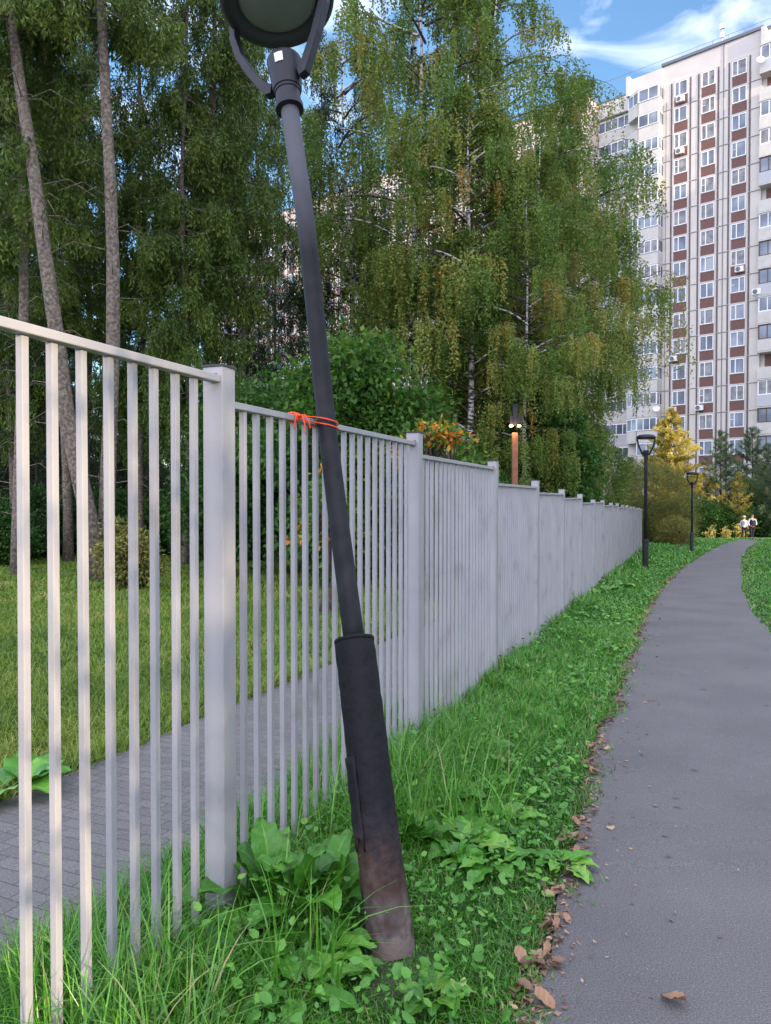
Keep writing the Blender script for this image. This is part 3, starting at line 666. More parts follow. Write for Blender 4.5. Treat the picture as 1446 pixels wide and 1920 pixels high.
for (x, z) in ((0.0, 0), (0.0, 2), (-0.55, 10), (-0.6, 12), (2.25, 12), (6.2, 7)): ac(b1, x, -0.03, WZ0 - FH * z - 1.25)
ac(b1, 8.0, -0.5, WZ0 - FH * 8 - 1.2)
for (x, y, z) in ((-5.9, -0.5, 5.35), (8.3, -1.25, 0.25), (-2.0, -1.3, 12.4), (-6.2, 2.5, 3.4)): dish(b1, x, y, WZ0 - FH * z)
# long wing running off to the left behind the trees
b2 = bldg('long sunlit peach panel block glimpsed between the spruces and birches')
M['wall_peach'] = mat('peach_panels', rough=0.85, ramp=[(0.3, (0.56, 0.47, 0.42)), (0.7, (0.66, 0.56, 0.50))], nscale=0.5)
shapebox(-84, -10.95, 0.0, 14, 0, TOPZ - 0.25).build('wall', M['wall_peach'], b2)
shapebox(-84.1, -10.9, -0.1, 14.1, TOPZ - 0.25, TOPZ).build('roof', M['roofm'], b2)
rest_w = MB(); rest_p = MB(); rest_b = MB(); sj = MB(); nwin = 0
for c in range(24):
    cx_ = -13.0 - 2.95 * c
    for k in ROWS:
        zc = WZ0 - FH * k
        if nwin < 98 and c in (2, 3, 4, 5, 6, 7):
            window(b2, cx_, -0.05, zc, 1.42, 1.56, random.choice([0, 1, 2])); nwin += 1
        else:
            rest_w.box((cx_, -0.03, zc), (1.42, 0.1, 1.56)); rest_p.box((cx_ - 0.36, -0.07, zc), (0.52, 0.06, 1.36)); rest_p.box((cx_ + 0.28, -0.07, zc), (0.66, 0.06, 1.36))
        rest_b.box((cx_, -0.015, zc - 1.32), (1.40, 0.05, 1.02))
    for sg in (-1.02, 1.02): sj = MB(); sj.box((cx_ + sg, -0.02, WZ0 / 2), (0.15, 0.05, WZ0 + 1)); sj.build('facade_strip', M['strip'], b2)
sj = MB()
for k in ROWS: sj.box((-47, -0.012, WZ0 - FH * k - 1.88), (72, 0.03, 0.08))
o = rest_w.build('window', M['whiteframe'], b2); o['kind'] = 'stuff'
o = rest_p.build('window_glass', M['glass'], b2); o['kind'] = 'stuff'
o = rest_b.build('brown_panel', M['brickp'], b2); o['kind'] = 'stuff'
sj.build('panel_joint', M['strip'], b2)

# ------------------------------------------------------------------ unseen blocks added behind the camera to shade the scene
def shade_block(x0, x1, y, h, label):
    t_ = tag(empty('apartment_building', (x0, y, 0)), label, 'apartment building', 'unseen apartment blocks added behind the viewer for shade')
    m_ = MB(); m_.box(((x1 - x0) / 2, -7, h / 2), (x1 - x0, 14, h)); m_.build('wall', M['wall'], t_)
    wi = MB(); pn = MB()
    for i in range(int((x1 - x0) / 3)):
        for k in range(int(h / 2.8) - 1): wi.box((1.8 + 3 * i, 0.02, 2 + 2.8 * k), (1.4, 0.08, 1.5)); pn.box((1.8 + 3 * i, 0.07, 2 + 2.8 * k), (1.2, 0.03, 1.3))
    a_ = wi.build('window', M['whiteframe'], t_); a_['kind'] = 'stuff'; a_ = pn.build('window_glass', M['glass'], t_); a_['kind'] = 'stuff'
shade_block(29.5, 86, -20, 53, 'unseen apartment block added behind the viewer for shade, nearer of the two')
shade_block(105, 190, -20, 53, 'unseen apartment block added behind the viewer for shade, farther of the two')

# ------------------------------------------------------------------ trees
def strands_to_leaves(st, ln, per, ls, lw, spread, hang=0.75, sway=0.08, sidew=0.6, normal=None):
    """strands hang straight down from st (n,3), length ln (n); leaves along them"""
    cnt = np.maximum(2, (ln * per).astype(int)); idx = np.repeat(np.arange(len(st)), cnt)
    n = len(idx); first = np.concatenate([[0], np.cumsum(cnt)[:-1]]); k = (np.arange(n) - np.repeat(first, cnt)) / np.repeat(cnt, cnt)
    sw = rng.normal(size=(len(st), 2)) * sway
    p = st[idx].copy(); p[:, 2] -= k * ln[idx]; p[:, :2] += sw[idx] * (k[:, None] ** 1.5) * ln[idx][:, None]
    p += rng.normal(size=(n, 3)) * spread
    a = rdir(n) * sidew; a[:, 2] -= hang; a = norm(a)
    b = norm(np.cross(a, rdir(n)))
    l = ls * rng.uniform(0.7, 1.3, n); w_ = lw * rng.uniform(0.7, 1.3, n)
    return leaves(p, a, b, l, w_), idx, k
def spruce(H, zc, R, seed, leafm, dens=1.0, dead=True, tr=0.16, bend=None):
    rs = np.random.default_rng(seed); t_ = empty('spruce_tree')
    random.seed(seed)
    pts = [Vector((0.10 * math.sin(i * 0.8 + seed), 0.10 * math.cos(i * 0.6 + seed), H * i / 14 - (0.3 if i == 0 else 0))) for i in range(15)]
    if bend: pts = [p_ + Vector((float(np.interp(p_.z, bend[0], bend[1])), 0, 0)) for p_ in pts]
    tm = MB(); tm.tube(pts, [tr * (1.0 - 0.93 * i / 14) * (1.25 if i == 0 else 1) for i in range(15)], 12, jit=0.04)
    def trunk_at(z): 
        i = min(13, max(0, int(z / H * 14))); f_ = z / H * 14 - i; return pts[i].lerp(pts[i + 1], f_)
    if dead:
        for i in range(int((zc + 3) * 3.2)):
            z = random.uniform(1.2, zc + 3); a_ = random.uniform(0, 6.28); L = random.choice([0.12, 0.2, 0.5, 0.9, 1.5]) * random.uniform(0.7, 1.2); q = trunk_at(z)
            d = Vector((math.cos(a_), math.sin(a_), 0)); pl_ = [q + d * (tr * 0.5), q + d * (tr * 0.5 + L * 0.5) + Vector((0, 0, 0.08 * L)), q + d * (tr * 0.5 + L) + Vector((0, 0, -0.25 * L))]
            tm.tube(pl_, [0.014, 0.009, 0.004], 4, caps=False)
    st = []; ln = []; bv = []
    z = zc
    while z < H - 0.3:
        f_ = (z - zc) / (H - zc); L0_ = R * (1 - f_) ** 0.75 * (0.55 + 0.45 * min(1, f_ * 6 + 0.2))
        for j in range(rs.integers(4, 7)):
            if rs.random() < 0.10: continue
            a_ = rs.uniform(0, 6.28); L = L0_ * rs.uniform(0.6, 1.15); q = trunk_at(z); d = Vector((math.cos(a_), math.sin(a_), 0)); sd_ = Vector((-d.y, d.x, 0))
            zz = z + rs.uniform(-0.2, 0.2); pl_ = []
            for u in np.linspace(0, 1, 6): pl_.append(Vector((q.x, q.y, zz)) + d * (L * u) + Vector((0, 0, -0.45 * L * u + 0.28 * L * u * u)))
            tm.tube(pl_, [0.03 * (1 - 0.8 * u) * min(1, L / 2 + 0.3) for u in np.linspace(0, 1, 6)], 4, caps=False)
            nst = max(3, int(L * 21 * dens)); v_ = rs.uniform(0.1, 0.75)
            us = rs.uniform(0.18, 1.0, nst) ** 0.8; off = rs.uniform(-1, 1, nst) * 0.42 * L * (1 - us * 0.75)
            for u, o_ in zip(us, off):
                i5 = min(4, int(u * 5)); pq = pl_[i5].lerp(pl_[i5 + 1], u * 5 - i5) + sd_ * o_ - Vector((0, 0, abs(o_) * 0.25))
                st.append(tuple(pq)); ln.append(rs.uniform(0.25, 0.62) * (1.0 + 0.5 * (1 - f_))); bv.append(v_)
        z += rs.uniform(0.32, 0.55)
    st = np.array(st); ln = np.array(ln); bv = np.array(bv)
    V, idx, k = strands_to_leaves(st, ln, 25, 0.15, 0.042, 0.03, hang=0.9, sway=0.12, sidew=0.75)
    tm.build('trunk', M['bark'], t_, smooth=True)
    var = np.clip(bv[idx] * 0.75 + 0.35 * k + rng.normal(size=len(idx)) * 0.12, 0, 0.93)
    np_mesh('crown', V, quads(len(idx)), leafm, t_, var)
    return t_
def birch(H, zc, R, seed, nbr=46, nst=3000, orange=0.03, prof=None):
    rs = np.random.default_rng(seed); random.seed(seed); t_ = empty('birch_tree')
    pts = [Vector((0.25 * math.sin(i * 0.55 + seed) * i / 12, 0.25 * math.cos(i * 0.45 + seed) * i / 12, H * i / 14 - (0.3 if i == 0 else 0))) for i in range(15)]
    tr = 0.17
    tm = MB(); tm.cur = 0; tm.tube(pts, [tr * (1 - 0.9 * i / 14) for i in range(15)], 12, jit=0.04)
    tw = 1; st = []; ln = []; bv = []
    for i in range(nbr):
        f_ = (i + rs.random()) / nbr; z = zc + (H * 0.97 - zc) * f_; i14 = min(13, int(z / H * 14)); q = pts[i14].lerp(pts[i14 + 1], z / H * 14 - i14)
        pf = prof(f_) if prof else (0.55 + 0.9 * f_) if f_ < 0.4 else (0.91 * (1 - ((f_ - 0.4) / 0.62) ** 2) + 0.12)
        L = R * pf * rs.uniform(0.7, 1.15); a_ = rs.uniform(0, 6.28); d = Vector((math.cos(a_), math.sin(a_), 0)); sd_ = Vector((-d.y, d.x, 0))
        up = rs.uniform(0.5, 0.95); pl_ = [q + d * (L * u) + sd_ * (0.12 * L * math.sin(u * 3 + i)) + Vector((0, 0, L * (up * u - 0.75 * up * u * u))) for u in np.linspace(0, 1, 8)]
        tm.cur = 1 if i % 3 else 0
        tm.tube(pl_, [0.05 * (1 - 0.85 * u) * min(1.2, L / 2.5 + 0.2) for u in np.linspace(0, 1, 8)], 5, caps=False); tm.cur = 1
        v_ = rs.uniform(0.12, 0.72)
        for s_ in range(5):
            u0 = rs.uniform(0.3, 1.0); j7 = min(6, int(u0 * 7)); o0 = pl_[j7].lerp(pl_[j7 + 1], u0 * 7 - j7)
            a2 = a_ + rs.uniform(-1.2, 1.2); L2 = L * rs.uniform(0.25, 0.55); d2 = Vector((math.cos(a2), math.sin(a2), 0))
            p2 = [o0 + d2 * (L2 * u) + Vector((0, 0, L2 * (0.5 * u - 0.75 * u * u))) for u in np.linspace(0, 1, 5)]
            tm.tube(p2, [0.016, 0.012, 0.009, 0.006, 0.004], 4, caps=False)
            v2 = min(0.8, max(0.0, v_ + rs.normal() * 0.16))
            if rs.random() < orange: v2 = 0.9
            ns_ = max(2, int(nst / (nbr * 6)))
            for _ in range(ns_):
                u = rs.uniform(0.05, 1.0) ** 0.7; j4 = min(3, int(u * 4)); pq = p2[j4].lerp(p2[j4 + 1], u * 4 - j4)
                st.append((pq.x + rs.normal() * 0.10, pq.y + rs.normal() * 0.10, pq.z + rs.normal() * 0.05)); ln.append(rs.uniform(0.3, 1.9) ** 1.2 * (1.2 - 0.55 * f_) * (0.4 + 0.6 * min(1, pq.z / 6))); bv.append(v2)
        for _ in range(ns_):
            u = rs.uniform(0.3, 1.0); j7 = min(6, int(u * 7)); pq = pl_[j7].lerp(pl_[j7 + 1], u * 7 - j7)
            st.append((pq.x + rs.normal() * 0.12, pq.y + rs.normal() * 0.12, pq.z)); ln.append(rs.uniform(0.3, 1.4)); bv.append(v_)
    st = np.array(st); ln = np.array(ln); bv = np.array(bv)
    V, idx, k = strands_to_leaves(st, ln, 19, 0.11, 0.072, 0.038, hang=0.6, sway=0.07, sidew=0.8)
    tm.build('trunk', [M['birch'], M['bark_dark']], t_, smooth=True)
    var = np.clip(bv[idx] + rng.normal(size=len(idx)) * 0.10 + 0.12 * (rng.random(len(idx)) > 0.95), 0, 1)
    np_mesh('crown', V, quads(len(idx)), M['birch_leaf'], t_, var)
    return t_
def bush(name, blobs, ncl, per, ls, lw, leafm, seed, trunk=True, flat=0.5, vmean=0.45, orange=0.0, H=None, shell=0.35, clr=0.22, barkm='bark_dark'):
    """leaf clusters spread through ellipsoids; blobs: (x,y,z,rx,ry,rz)"""
    rs = np.random.default_rng(seed); random.seed(seed); t_ = empty(name)
    vol = np.array([b[3] * b[4] * b[5] for b in blobs]); pick = rs.choice(len(blobs), ncl, p=vol / vol.sum()); B = np.array(blobs)[pick]
    d = norm(rs.normal(size=(ncl, 3))); r = (shell + (1 - shell) * rs.random(ncl)) ** 0.6
    r *= 1 + 0.12 * rs.normal(size=ncl)
    c = B[:, :3] + d * B[:, 3:] * r[:, None]
    ok = c[:, 2] > 0.1; c = c[ok]; d = d[ok]; ncl = len(c)
    v = np.clip(vmean + rs.normal(size=ncl) * 0.17, 0, 0.86); v = np.where(rs.random(ncl) < orange, 0.95, v)
    idx = np.repeat(np.arange(ncl), per); n = len(idx)
    p = c[idx] + rs.normal(size=(n, 3)) * clr * np.array([1, 1, 0.6])
    a = norm(d[idx] * 0.6 + rs.normal(size=(n, 3)) * 0.6 + np.array([0, 0, -0.25])); up = norm(rs.normal(size=(n, 3)) * (1 - flat) + np.array([0, 0, 1]) * flat); b = norm(np.cross(a, up))
    V = leaves(p, a, b, ls * rs.uniform(0.7, 1.3, n), lw * rs.uniform(0.7, 1.3, n), fold=0.12)
    if trunk:
        tm = MB(); top = max(b_[2] for b_ in blobs)
        for j in range(min(len(blobs) * 2, 9)):
            b_ = blobs[j % len(blobs)]; e = Vector(b_[:3]) + Vector((random.uniform(-.4, .4) * b_[3], random.uniform(-.4, .4) * b_[4], random.uniform(0, .5) * b_[5]))
            s0 = Vector((random.uniform(-.08, .08), random.uniform(-.08, .08), -0.1)); md_ = s0.lerp(e, 0.5) + Vector((random.uniform(-.2, .2), random.uniform(-.2, .2), 0.15 * e.z))
            tm.tube(bez([s0, md_, e], 4), [0.055 * (1 - 0.09 * q) for q in range(9)], 6)
        for j in range(40):
            q = c[rs.integers(ncl)]; b_ = random.choice(blobs); s0 = Vector(b_[:3]); s0.z *= 0.8; tm.tube([s0, s0.lerp(Vector(q), 0.5) + Vector((0, 0, 0.1)), Vector(q)], [0.018, 0.012, 0.005], 4, caps=False)
        tm.build('trunk', M[barkm], t_, smooth=True)
    np_mesh('crown', V, quads(n), leafm, t_, np.clip(v[idx] + rs.normal(size=n) * 0.09, 0, np.where(v[idx] > 0.9, 1.0, 0.87)))
    return t_
def place(t_, px, Y, label, cat='spruce', rz=0, s=1.0, tilt=(0, 0), group=None, dz=0):
    p_ = gp(px, Y); t_.location = p_ + Vector((0, 0, dz)); t_.scale = (s, s, s); t_.rotation_euler = (tilt[0], tilt[1], rz); tag(t_, label, cat, group); return t_

# spruces ------------------------------------------------------------
SL, SB = M['spruce_leaf'], M['spruce_back']
spA = spruce(27, 13.5, 2.6, 11, SL, tr=0.205)              # tall bare trunk
spB = spruce(24, 4.4, 2.2, 12, SL, tr=0.13)                # leafy curtain
spC = spruce(25, 9.0, 2.6, 13, SL, tr=0.17)
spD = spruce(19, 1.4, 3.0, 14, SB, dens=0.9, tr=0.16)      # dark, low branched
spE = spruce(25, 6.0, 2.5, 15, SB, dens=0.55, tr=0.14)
GS = 'tall spruces behind the fence'
place(spA, 205, 18.0, 'straight bare spruce trunk with small dead stubs, nearest in front of the dark wood', s=1.0, group=GS)
c_ = spruce(27, 13.2, 2.6, 19, SL, tr=0.215, bend=([0, 3.5, 6.4, 9.85, 12.3, 27], [0, -0.85, -1.09, -1.40, -1.78, -4.2])); place(c_, 188, 17.6, 'spruce with grey trunk leaning to the left over the fence', group=GS)
place(spC, 128, 25, 'slim brown spruce trunk close behind the leaning one', rz=1.0, tilt=(0, R_(-2.5)), s=0.95, group=GS)
place(spB, 350, 23.5, 'leafy spruce whose green boughs hang low left of the lamp pole', rz=0.3, group=GS)
def sp(src, px, Y, label, **k): return place(copy_tree(src), px, Y, label, group=GS, **k)
sp(spC, 110, 16.5, 'spruce with boughs filling the top left corner above the leaning trunk', rz=2.3, s=0.92) if False else None
sp(spC, 40, 19.5, 'spruce at the left edge with boughs reaching over the leaning trunk', rz=2.2, s=0.98)
sp(spB, 268, 27, 'leafy spruce between the bare trunk and the low hanging boughs', rz=2.0, s=1.08)
sp(spC, 405, 25, 'spruce with upper boughs beside the lamp head', rz=4.1, s=1.0)
sp(spA, 455, 31, 'thin spruce directly left of the lamp pole', rz=1.1, s=1.0)
sp(spC, 165, 30, 'dark brown spruce trunk between the leaning trunk and the straight one', rz=3.3)
sp(spB, 20, 27, 'leafy spruce behind the left edge trunks', rz=5.0, s=1.1)
sp(spE, 432, 33, 'dark thin spruce trunk just left of the lamp pole', rz=0.7, s=1.05)
place(spE, 600, 34, 'dark spruce trunk just right of the lamp pole', rz=2.9, s=1.0, group=GS)
sp(spE, 520, 39, 'dark thin spruce seen just left of the middle of the lamp pole', rz=1.7, s=1.0)
sp(spE, 684, 36, 'spruce trunk between the lamp pole and the birch trunk', rz=5.2, s=1.0)
DS = 'dark spruces at the back of the wood'
LMK = ['just outside the left edge', 'at the left edge', 'behind the leaning trunk', 'behind the straight bare trunk', 'left of the big fence post', 'above the big fence post', 'left of the lamp pole', 'right of the lamp pole', 'left of the birch trunk', 'right of the birch trunk']
k_ = 0
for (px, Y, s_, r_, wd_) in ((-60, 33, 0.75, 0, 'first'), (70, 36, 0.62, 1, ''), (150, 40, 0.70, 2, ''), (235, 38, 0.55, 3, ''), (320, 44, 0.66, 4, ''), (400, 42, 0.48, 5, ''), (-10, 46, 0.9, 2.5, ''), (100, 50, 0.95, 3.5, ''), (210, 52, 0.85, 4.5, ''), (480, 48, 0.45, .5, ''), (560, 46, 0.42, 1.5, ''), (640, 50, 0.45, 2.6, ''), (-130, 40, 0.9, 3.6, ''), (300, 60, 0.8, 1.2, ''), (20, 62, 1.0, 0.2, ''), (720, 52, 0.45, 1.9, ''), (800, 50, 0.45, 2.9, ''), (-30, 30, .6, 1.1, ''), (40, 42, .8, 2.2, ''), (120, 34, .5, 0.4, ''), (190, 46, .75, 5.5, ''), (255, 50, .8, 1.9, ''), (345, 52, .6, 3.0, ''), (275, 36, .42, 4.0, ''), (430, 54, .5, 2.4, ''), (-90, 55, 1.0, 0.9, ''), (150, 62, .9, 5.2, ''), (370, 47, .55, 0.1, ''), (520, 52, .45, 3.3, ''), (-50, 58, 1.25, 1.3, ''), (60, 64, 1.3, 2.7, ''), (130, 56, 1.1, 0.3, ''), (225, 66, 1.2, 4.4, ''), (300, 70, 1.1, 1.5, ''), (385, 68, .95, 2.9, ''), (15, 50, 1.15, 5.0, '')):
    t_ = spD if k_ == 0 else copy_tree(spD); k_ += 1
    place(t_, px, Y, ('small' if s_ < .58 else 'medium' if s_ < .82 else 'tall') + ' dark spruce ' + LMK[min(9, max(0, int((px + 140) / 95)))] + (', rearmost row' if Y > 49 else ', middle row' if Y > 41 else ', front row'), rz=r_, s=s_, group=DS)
# birches --------------------------------------------------------------
bA = birch(25, 5.5, 4.4, 21, nbr=70, nst=5200)
bB = birch(20, 2.5, 3.9, 22, nbr=62, nst=4600)
bC = birch(24, 10.5, 3.6, 23, nbr=40, nst=2600)
GB = 'weeping birches beyond the fence'
place(bA, 780, 29, 'tall weeping birch with white trunk right of the lamp pole', 'birch', group=GB)
place(bB, 1052, 34, 'rightmost weeping birch whose branches reach across the apartment block', 'birch', s=0.93, group=GB)
def bi(src, px, Y, label, **k): return place(copy_tree(src), px, Y, label, 'birch', group=GB, **k)
bi(bA, 930, 31, 'tallest weeping birch in the middle of the picture with its top against the sky', rz=2.1, s=1.0)
bi(bB, 880, 27, 'weeping birch hanging low over the fence left of the brown lamp post', rz=4.0, s=0.88)
bi(bB, 1000, 30, 'bushy birch behind the brown lamp post', rz=1.3, s=0.82)
place(bC, 655, 34, 'birch with thin crown behind the lamp head', 'birch', rz=5.1, group=GB)
bi(bB, 1068, 38, 'birch nearest the apartment block with its top just at the roof line', rz=5.6, s=1.22)
bi(bB, 985, 26, 'low drooping birch over the middle of the fence', rz=0.6, s=0.62)
# broad leaved shrubs behind the fence --------------------------------------
place(bush('maple_tree', [(0, 0, 4.6, 1.0, 0.9, 0.9), (-.8, 0, 3.7, 1.0, .9, .8), (.7, .2, 3.5, 1.1, .9, .8), (-1.9, 0.3, 2.9, 0.9, 1.0, 0.6), (1.7, 0.2, 2.5, 1.0, 1.0, 0.6), (1.3, 0, 3.9, .5, .5, .4), (-1.2, 0, 4.5, .45, .5, .4), (0.1, 0, 2.3, 1.2, 1.0, 0.9), (-.2, 0, 1.2, 1.7, 1.0, 0.9)], 1500, 14, 0.15, 0.085, M['maple_leaf'], 31, vmean=0.60, orange=0.0, clr=0.2, shell=0.1), 680, 16.0, 'bright green young maple right behind the fence beside the lamp pole', 'maple')
place(bush('maple_shrub', [(0, 0, 3.05, 0.42, 0.4, 0.12), (0.35, -.1, 2.95, 0.32, 0.25, 0.09), (-.45, 0, 2.7, .35, .35, .25)], 80, 12, 0.12, 0.07, M['maple_leaf'], 32, vmean=0.82, orange=0.35, clr=0.09), 812, 13.6, 'spray of orange and yellow maple leaves over the fence rail', 'shrub')
place(bush('maple_shrub', [(0, 0, 1.5, 0.35, 0.3, 0.7)], 60, 11, 0.12, 0.07, M['maple_leaf'], 35, vmean=0.8, orange=0.2, clr=0.1), 606, 11.5, 'small yellowing shrub seen through the fence bars behind the lamp pole', 'shrub')
place(bush('maple_tree', [(0.3, 0, 4.9, 1.2, 1.2, 0.8), (-0.9, 0.3, 3.9, 1.3, 1.1, 0.7), (1.1, 0.2, 3.7, 1.2, 1.2, 0.8), (-.3, 0, 6.0, .9, .9, .7), (0.7, 0, 2.6, 1.4, 1.2, 0.8), (-1.2, 0, 2.4, 1.3, 1.2, 0.8), (.2, 0, 1.4, 1.7, 1.2, 0.9)], 1900, 14, 0.19, 0.12, M['maple_leaf'], 33, vmean=0.42, clr=0.2), 1005, 27, 'dark green maple tree behind the fence right of the brown lamp post', 'maple')
place(bush('maple_tree', [(0, 0, 3.4, 2.4, 2.0, 1.9), (-1.4, 0.3, 1.9, 1.8, 1.6, 1.5), (1.4, 0.2, 1.9, 1.8, 1.5, 1.6)], 2600, 13, 0.14, 0.08, M['maple_leaf'], 34, vmean=0.34, clr=0.2), 545, 19.5, 'dark leafy maple behind the lamp pole under the spruces', 'maple')
GU = 'dark undergrowth bushes along the wood edge'
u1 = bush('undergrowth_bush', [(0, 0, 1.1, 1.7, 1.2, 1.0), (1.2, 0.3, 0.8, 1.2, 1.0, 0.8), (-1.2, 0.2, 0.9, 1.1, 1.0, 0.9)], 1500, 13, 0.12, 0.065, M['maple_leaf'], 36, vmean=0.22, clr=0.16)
UL = ['low dark bush over the fence left of the brown lamp post', 'dark bush right behind the brown lamp post', 'dark bush behind the fence right of the brown lamp post', 'dark bush in the wood under the maple right of the brown lamp post',
      'dark bush behind the second full fence panel past the lamp pole', 'dark bush behind the fence just right of the big fence post', 'dark bush between the straight bare trunk and the big fence post', 'dark bush behind the foot of the straight bare trunk',
      'dark bush behind the leaning grey trunk', 'dark bush behind the leftmost fence bar', 'dark bush close behind the fence between brown lamp post and maple', 'dark bush behind the big fence post', 'dark bush behind the brown lamp post, deepest in the wood', 'dark bush behind the green shrub beside the lamp pole', 'dark bush at the left picture edge under the spruces']
un = [(860, 22), (960, 24), (1020, 32), (1000, 28), (760, 21), (470, 26), (300, 30), (200, 33), (90, 30), (0, 28), (930, 21), (390, 33), (960, 30), (640, 24), (-60, 24)]
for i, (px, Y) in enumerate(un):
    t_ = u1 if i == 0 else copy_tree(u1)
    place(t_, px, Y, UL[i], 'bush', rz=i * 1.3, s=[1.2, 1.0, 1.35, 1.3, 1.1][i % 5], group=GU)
place(bush('spruce_shrub', [(0, 0, 0.75, 0.6, 0.5, 0.7), (0.3, 0, 0.4, 0.5, 0.4, 0.4)], 260, 14, 0.10, 0.05, M['willow_leaf'], 37, vmean=0.45, clr=0.09), 235, 15.5, 'small pale leafed bush at the foot of the straight spruce trunk', 'bush')
# round willow, golden larch, pines, right bushes -------------------------------
place(bush('round_willow', [(0, 0, 2.5, 2.6, 2.3, 2.4), (0.3, 0, 1.3, 2.45, 2.0, 1.3)], 6500, 11, 0.16, 0.022, M['willow_leaf'], 41, vmean=0.42, shell=0.75, clr=0.11, flat=0.1), 1215, 45, 'big round olive brown willow ball behind the lamp post', 'bush')
place(bush('willow_bush', [(0, 0, 0.8, 1.0, 0.8, 0.8)], 900, 11, 0.13, 0.022, M['willow_leaf'], 42, vmean=0.6, shell=0.6, clr=0.1, flat=0.1), 1268, 42, 'small brown bush in front of the round willow ball', 'bush')
def conifer_small(name, H, R, seed, leafm, ls=0.20, lw=0.035, whorl=0.3, up=0.35, dens=16, per=13, vm=0.5, hang=-0.1):
    rs = np.random.default_rng(seed); random.seed(seed); t_ = empty(name); tm = MB()
    tm.tube([(0, 0, -0.2), (0.05, 0, H * 0.5), (0, 0, H)], [0.11, 0.07, 0.01], 8)
    st = []; dd = []; vv = []
    z = 0.5
    while z < H:
        f_ = z / H; L0_ = R * (1 - f_) ** 0.8 + 0.12
        for j in range(rs.integers(4, 7)):
            a_ = rs.uniform(0, 6.28); L = L0_ * rs.uniform(0.6, 1.2); d = np.array([math.cos(a_), math.sin(a_), up]); v_ = np.clip(vm + rs.normal() * 0.18, 0, 1)
            e = np.array([0, 0, z]) + d * L; tm.tube([(0, 0, z), tuple(e)], [0.018, 0.005], 4, caps=False)
            m = max(4, int(L * dens)); u = rs.uniform(0.15, 1.05, m); sdv = np.array([-math.sin(a_), math.cos(a_), 0])
            pts_ = np.array([0, 0, z]) + d * (L * u)[:, None] + sdv * (rs.uniform(-1, 1, m) * 0.3 * L * (1.1 - u))[:, None]
            st.append(pts_); dd.append(np.repeat(d[None], m, 0)); vv.append(np.full(m, v_))
        z += whorl * rs.uniform(0.8, 1.2)
    st = np.concatenate(st); dd = norm(np.concatenate(dd)); vv = np.concatenate(vv); idx = np.repeat(np.arange(len(st)), per); n = len(idx)
    p = st[idx] + rs.normal(size=(n, 3)) * 0.07; a = norm(dd[idx] * 0.7 + rs.normal(size=(n, 3)) * 0.6 + np.array([0, 0, -hang])); b = norm(np.cross(a, rs.normal(size=(n, 3))))
    V = leaves(p, a, b, ls * rs.uniform(0.6, 1.2, n), lw * rs.uniform(0.7, 1.3, n))
    tm.build('trunk', M['bark_dark'], t_, smooth=True); np_mesh('crown', V, quads(n), leafm, t_, np.clip(vv[idx] + rs.normal(size=n) * 0.1, 0, 1))
    return t_
place(conifer_small('golden_larch', 10.6, 3.7, 51, M['gold_leaf'], ls=0.22, lw=0.06, whorl=0.34, up=0.45, dens=20, vm=0.5), 1258, 63, 'golden yellow larch glowing in the sun in front of the apartment block', 'larch')
pn_ = conifer_small('pine_tree', 9.5, 2.6, 52, M['pine_leaf'], ls=0.26, lw=0.035, whorl=0.42, up=0.75, dens=12, vm=0.45)
GP = 'pines in front of the apartment block'
place(pn_, 1410, 66, 'tallest blue green pine before the block at the right edge', 'pine', group=GP)
place(copy_tree(pn_), 1352, 62, 'wide blue green pine right of the golden larch', 'pine', rz=2, s=0.93, group=GP)
place(copy_tree(pn_), 1440, 60, 'pine with pale yellow shoots partly cut by the right picture edge', 'pine', rz=4, s=0.8, group=GP)
place(copy_tree(pn_), 1182, 66, 'dark pine between the birch and the golden larch', 'pine', rz=1, s=0.72, group=GP)
yc = conifer_small('golden_larch', 5.6, 1.5, 53, M['gold_leaf'], ls=0.2, lw=0.035, whorl=0.5, up=0.8, dens=9, vm=0.15)
place(yc, 1325, 61, 'small yellow conifer at the right foot of the larch', 'larch', s=1.0)
place(copy_tree(yc), 1386, 59, 'small yellow conifer between the pines', 'larch', rz=2, s=0.9)
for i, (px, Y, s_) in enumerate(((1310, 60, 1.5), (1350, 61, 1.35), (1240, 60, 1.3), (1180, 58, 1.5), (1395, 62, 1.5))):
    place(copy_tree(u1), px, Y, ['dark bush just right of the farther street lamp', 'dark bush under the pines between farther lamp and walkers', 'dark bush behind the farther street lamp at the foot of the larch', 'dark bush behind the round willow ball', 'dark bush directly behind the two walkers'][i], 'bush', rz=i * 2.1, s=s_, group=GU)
place(bush('willow_tree', [(0, 0, 2.9, 2.5, 2.2, 2.4), (1.3, 0, 2.3, 2.2, 2.0, 2.2), (-.6, 0, 1.6, 2.0, 1.8, 1.6)], 4200, 11, 0.17, 0.03, M['spruce_leaf'], 43, vmean=0.55, shell=0.6, clr=0.14, flat=0.2), 1428, 62, 'big dark green rounded tree behind the two walkers', 'tree')
sml = bush('yellow_shrub', [(0, 0, 0.55, 0.3, 0.3, 0.4), (.2, 0, .9, .2, .2, .25), (-.2, 0, .3, .3, .3, .25)], 60, 10, 0.12, 0.08, M['gold_leaf'], 44, vmean=0.6, clr=0.1, shell=0)
for i, (px, s_, lb) in enumerate(((1335, 1.0, 'leftmost of the three small yellow shrubs beyond the path end'), (1362, 0.9, 'middle one of the three small yellow shrubs beyond the path end'), (1388, 1.1, 'small yellow shrub beside the walker in white'))):
    place(sml if i == 0 else copy_tree(sml), px, 57.5, lb, 'shrub', rz=i, s=s_, group='small yellow shrubs beyond the path end')
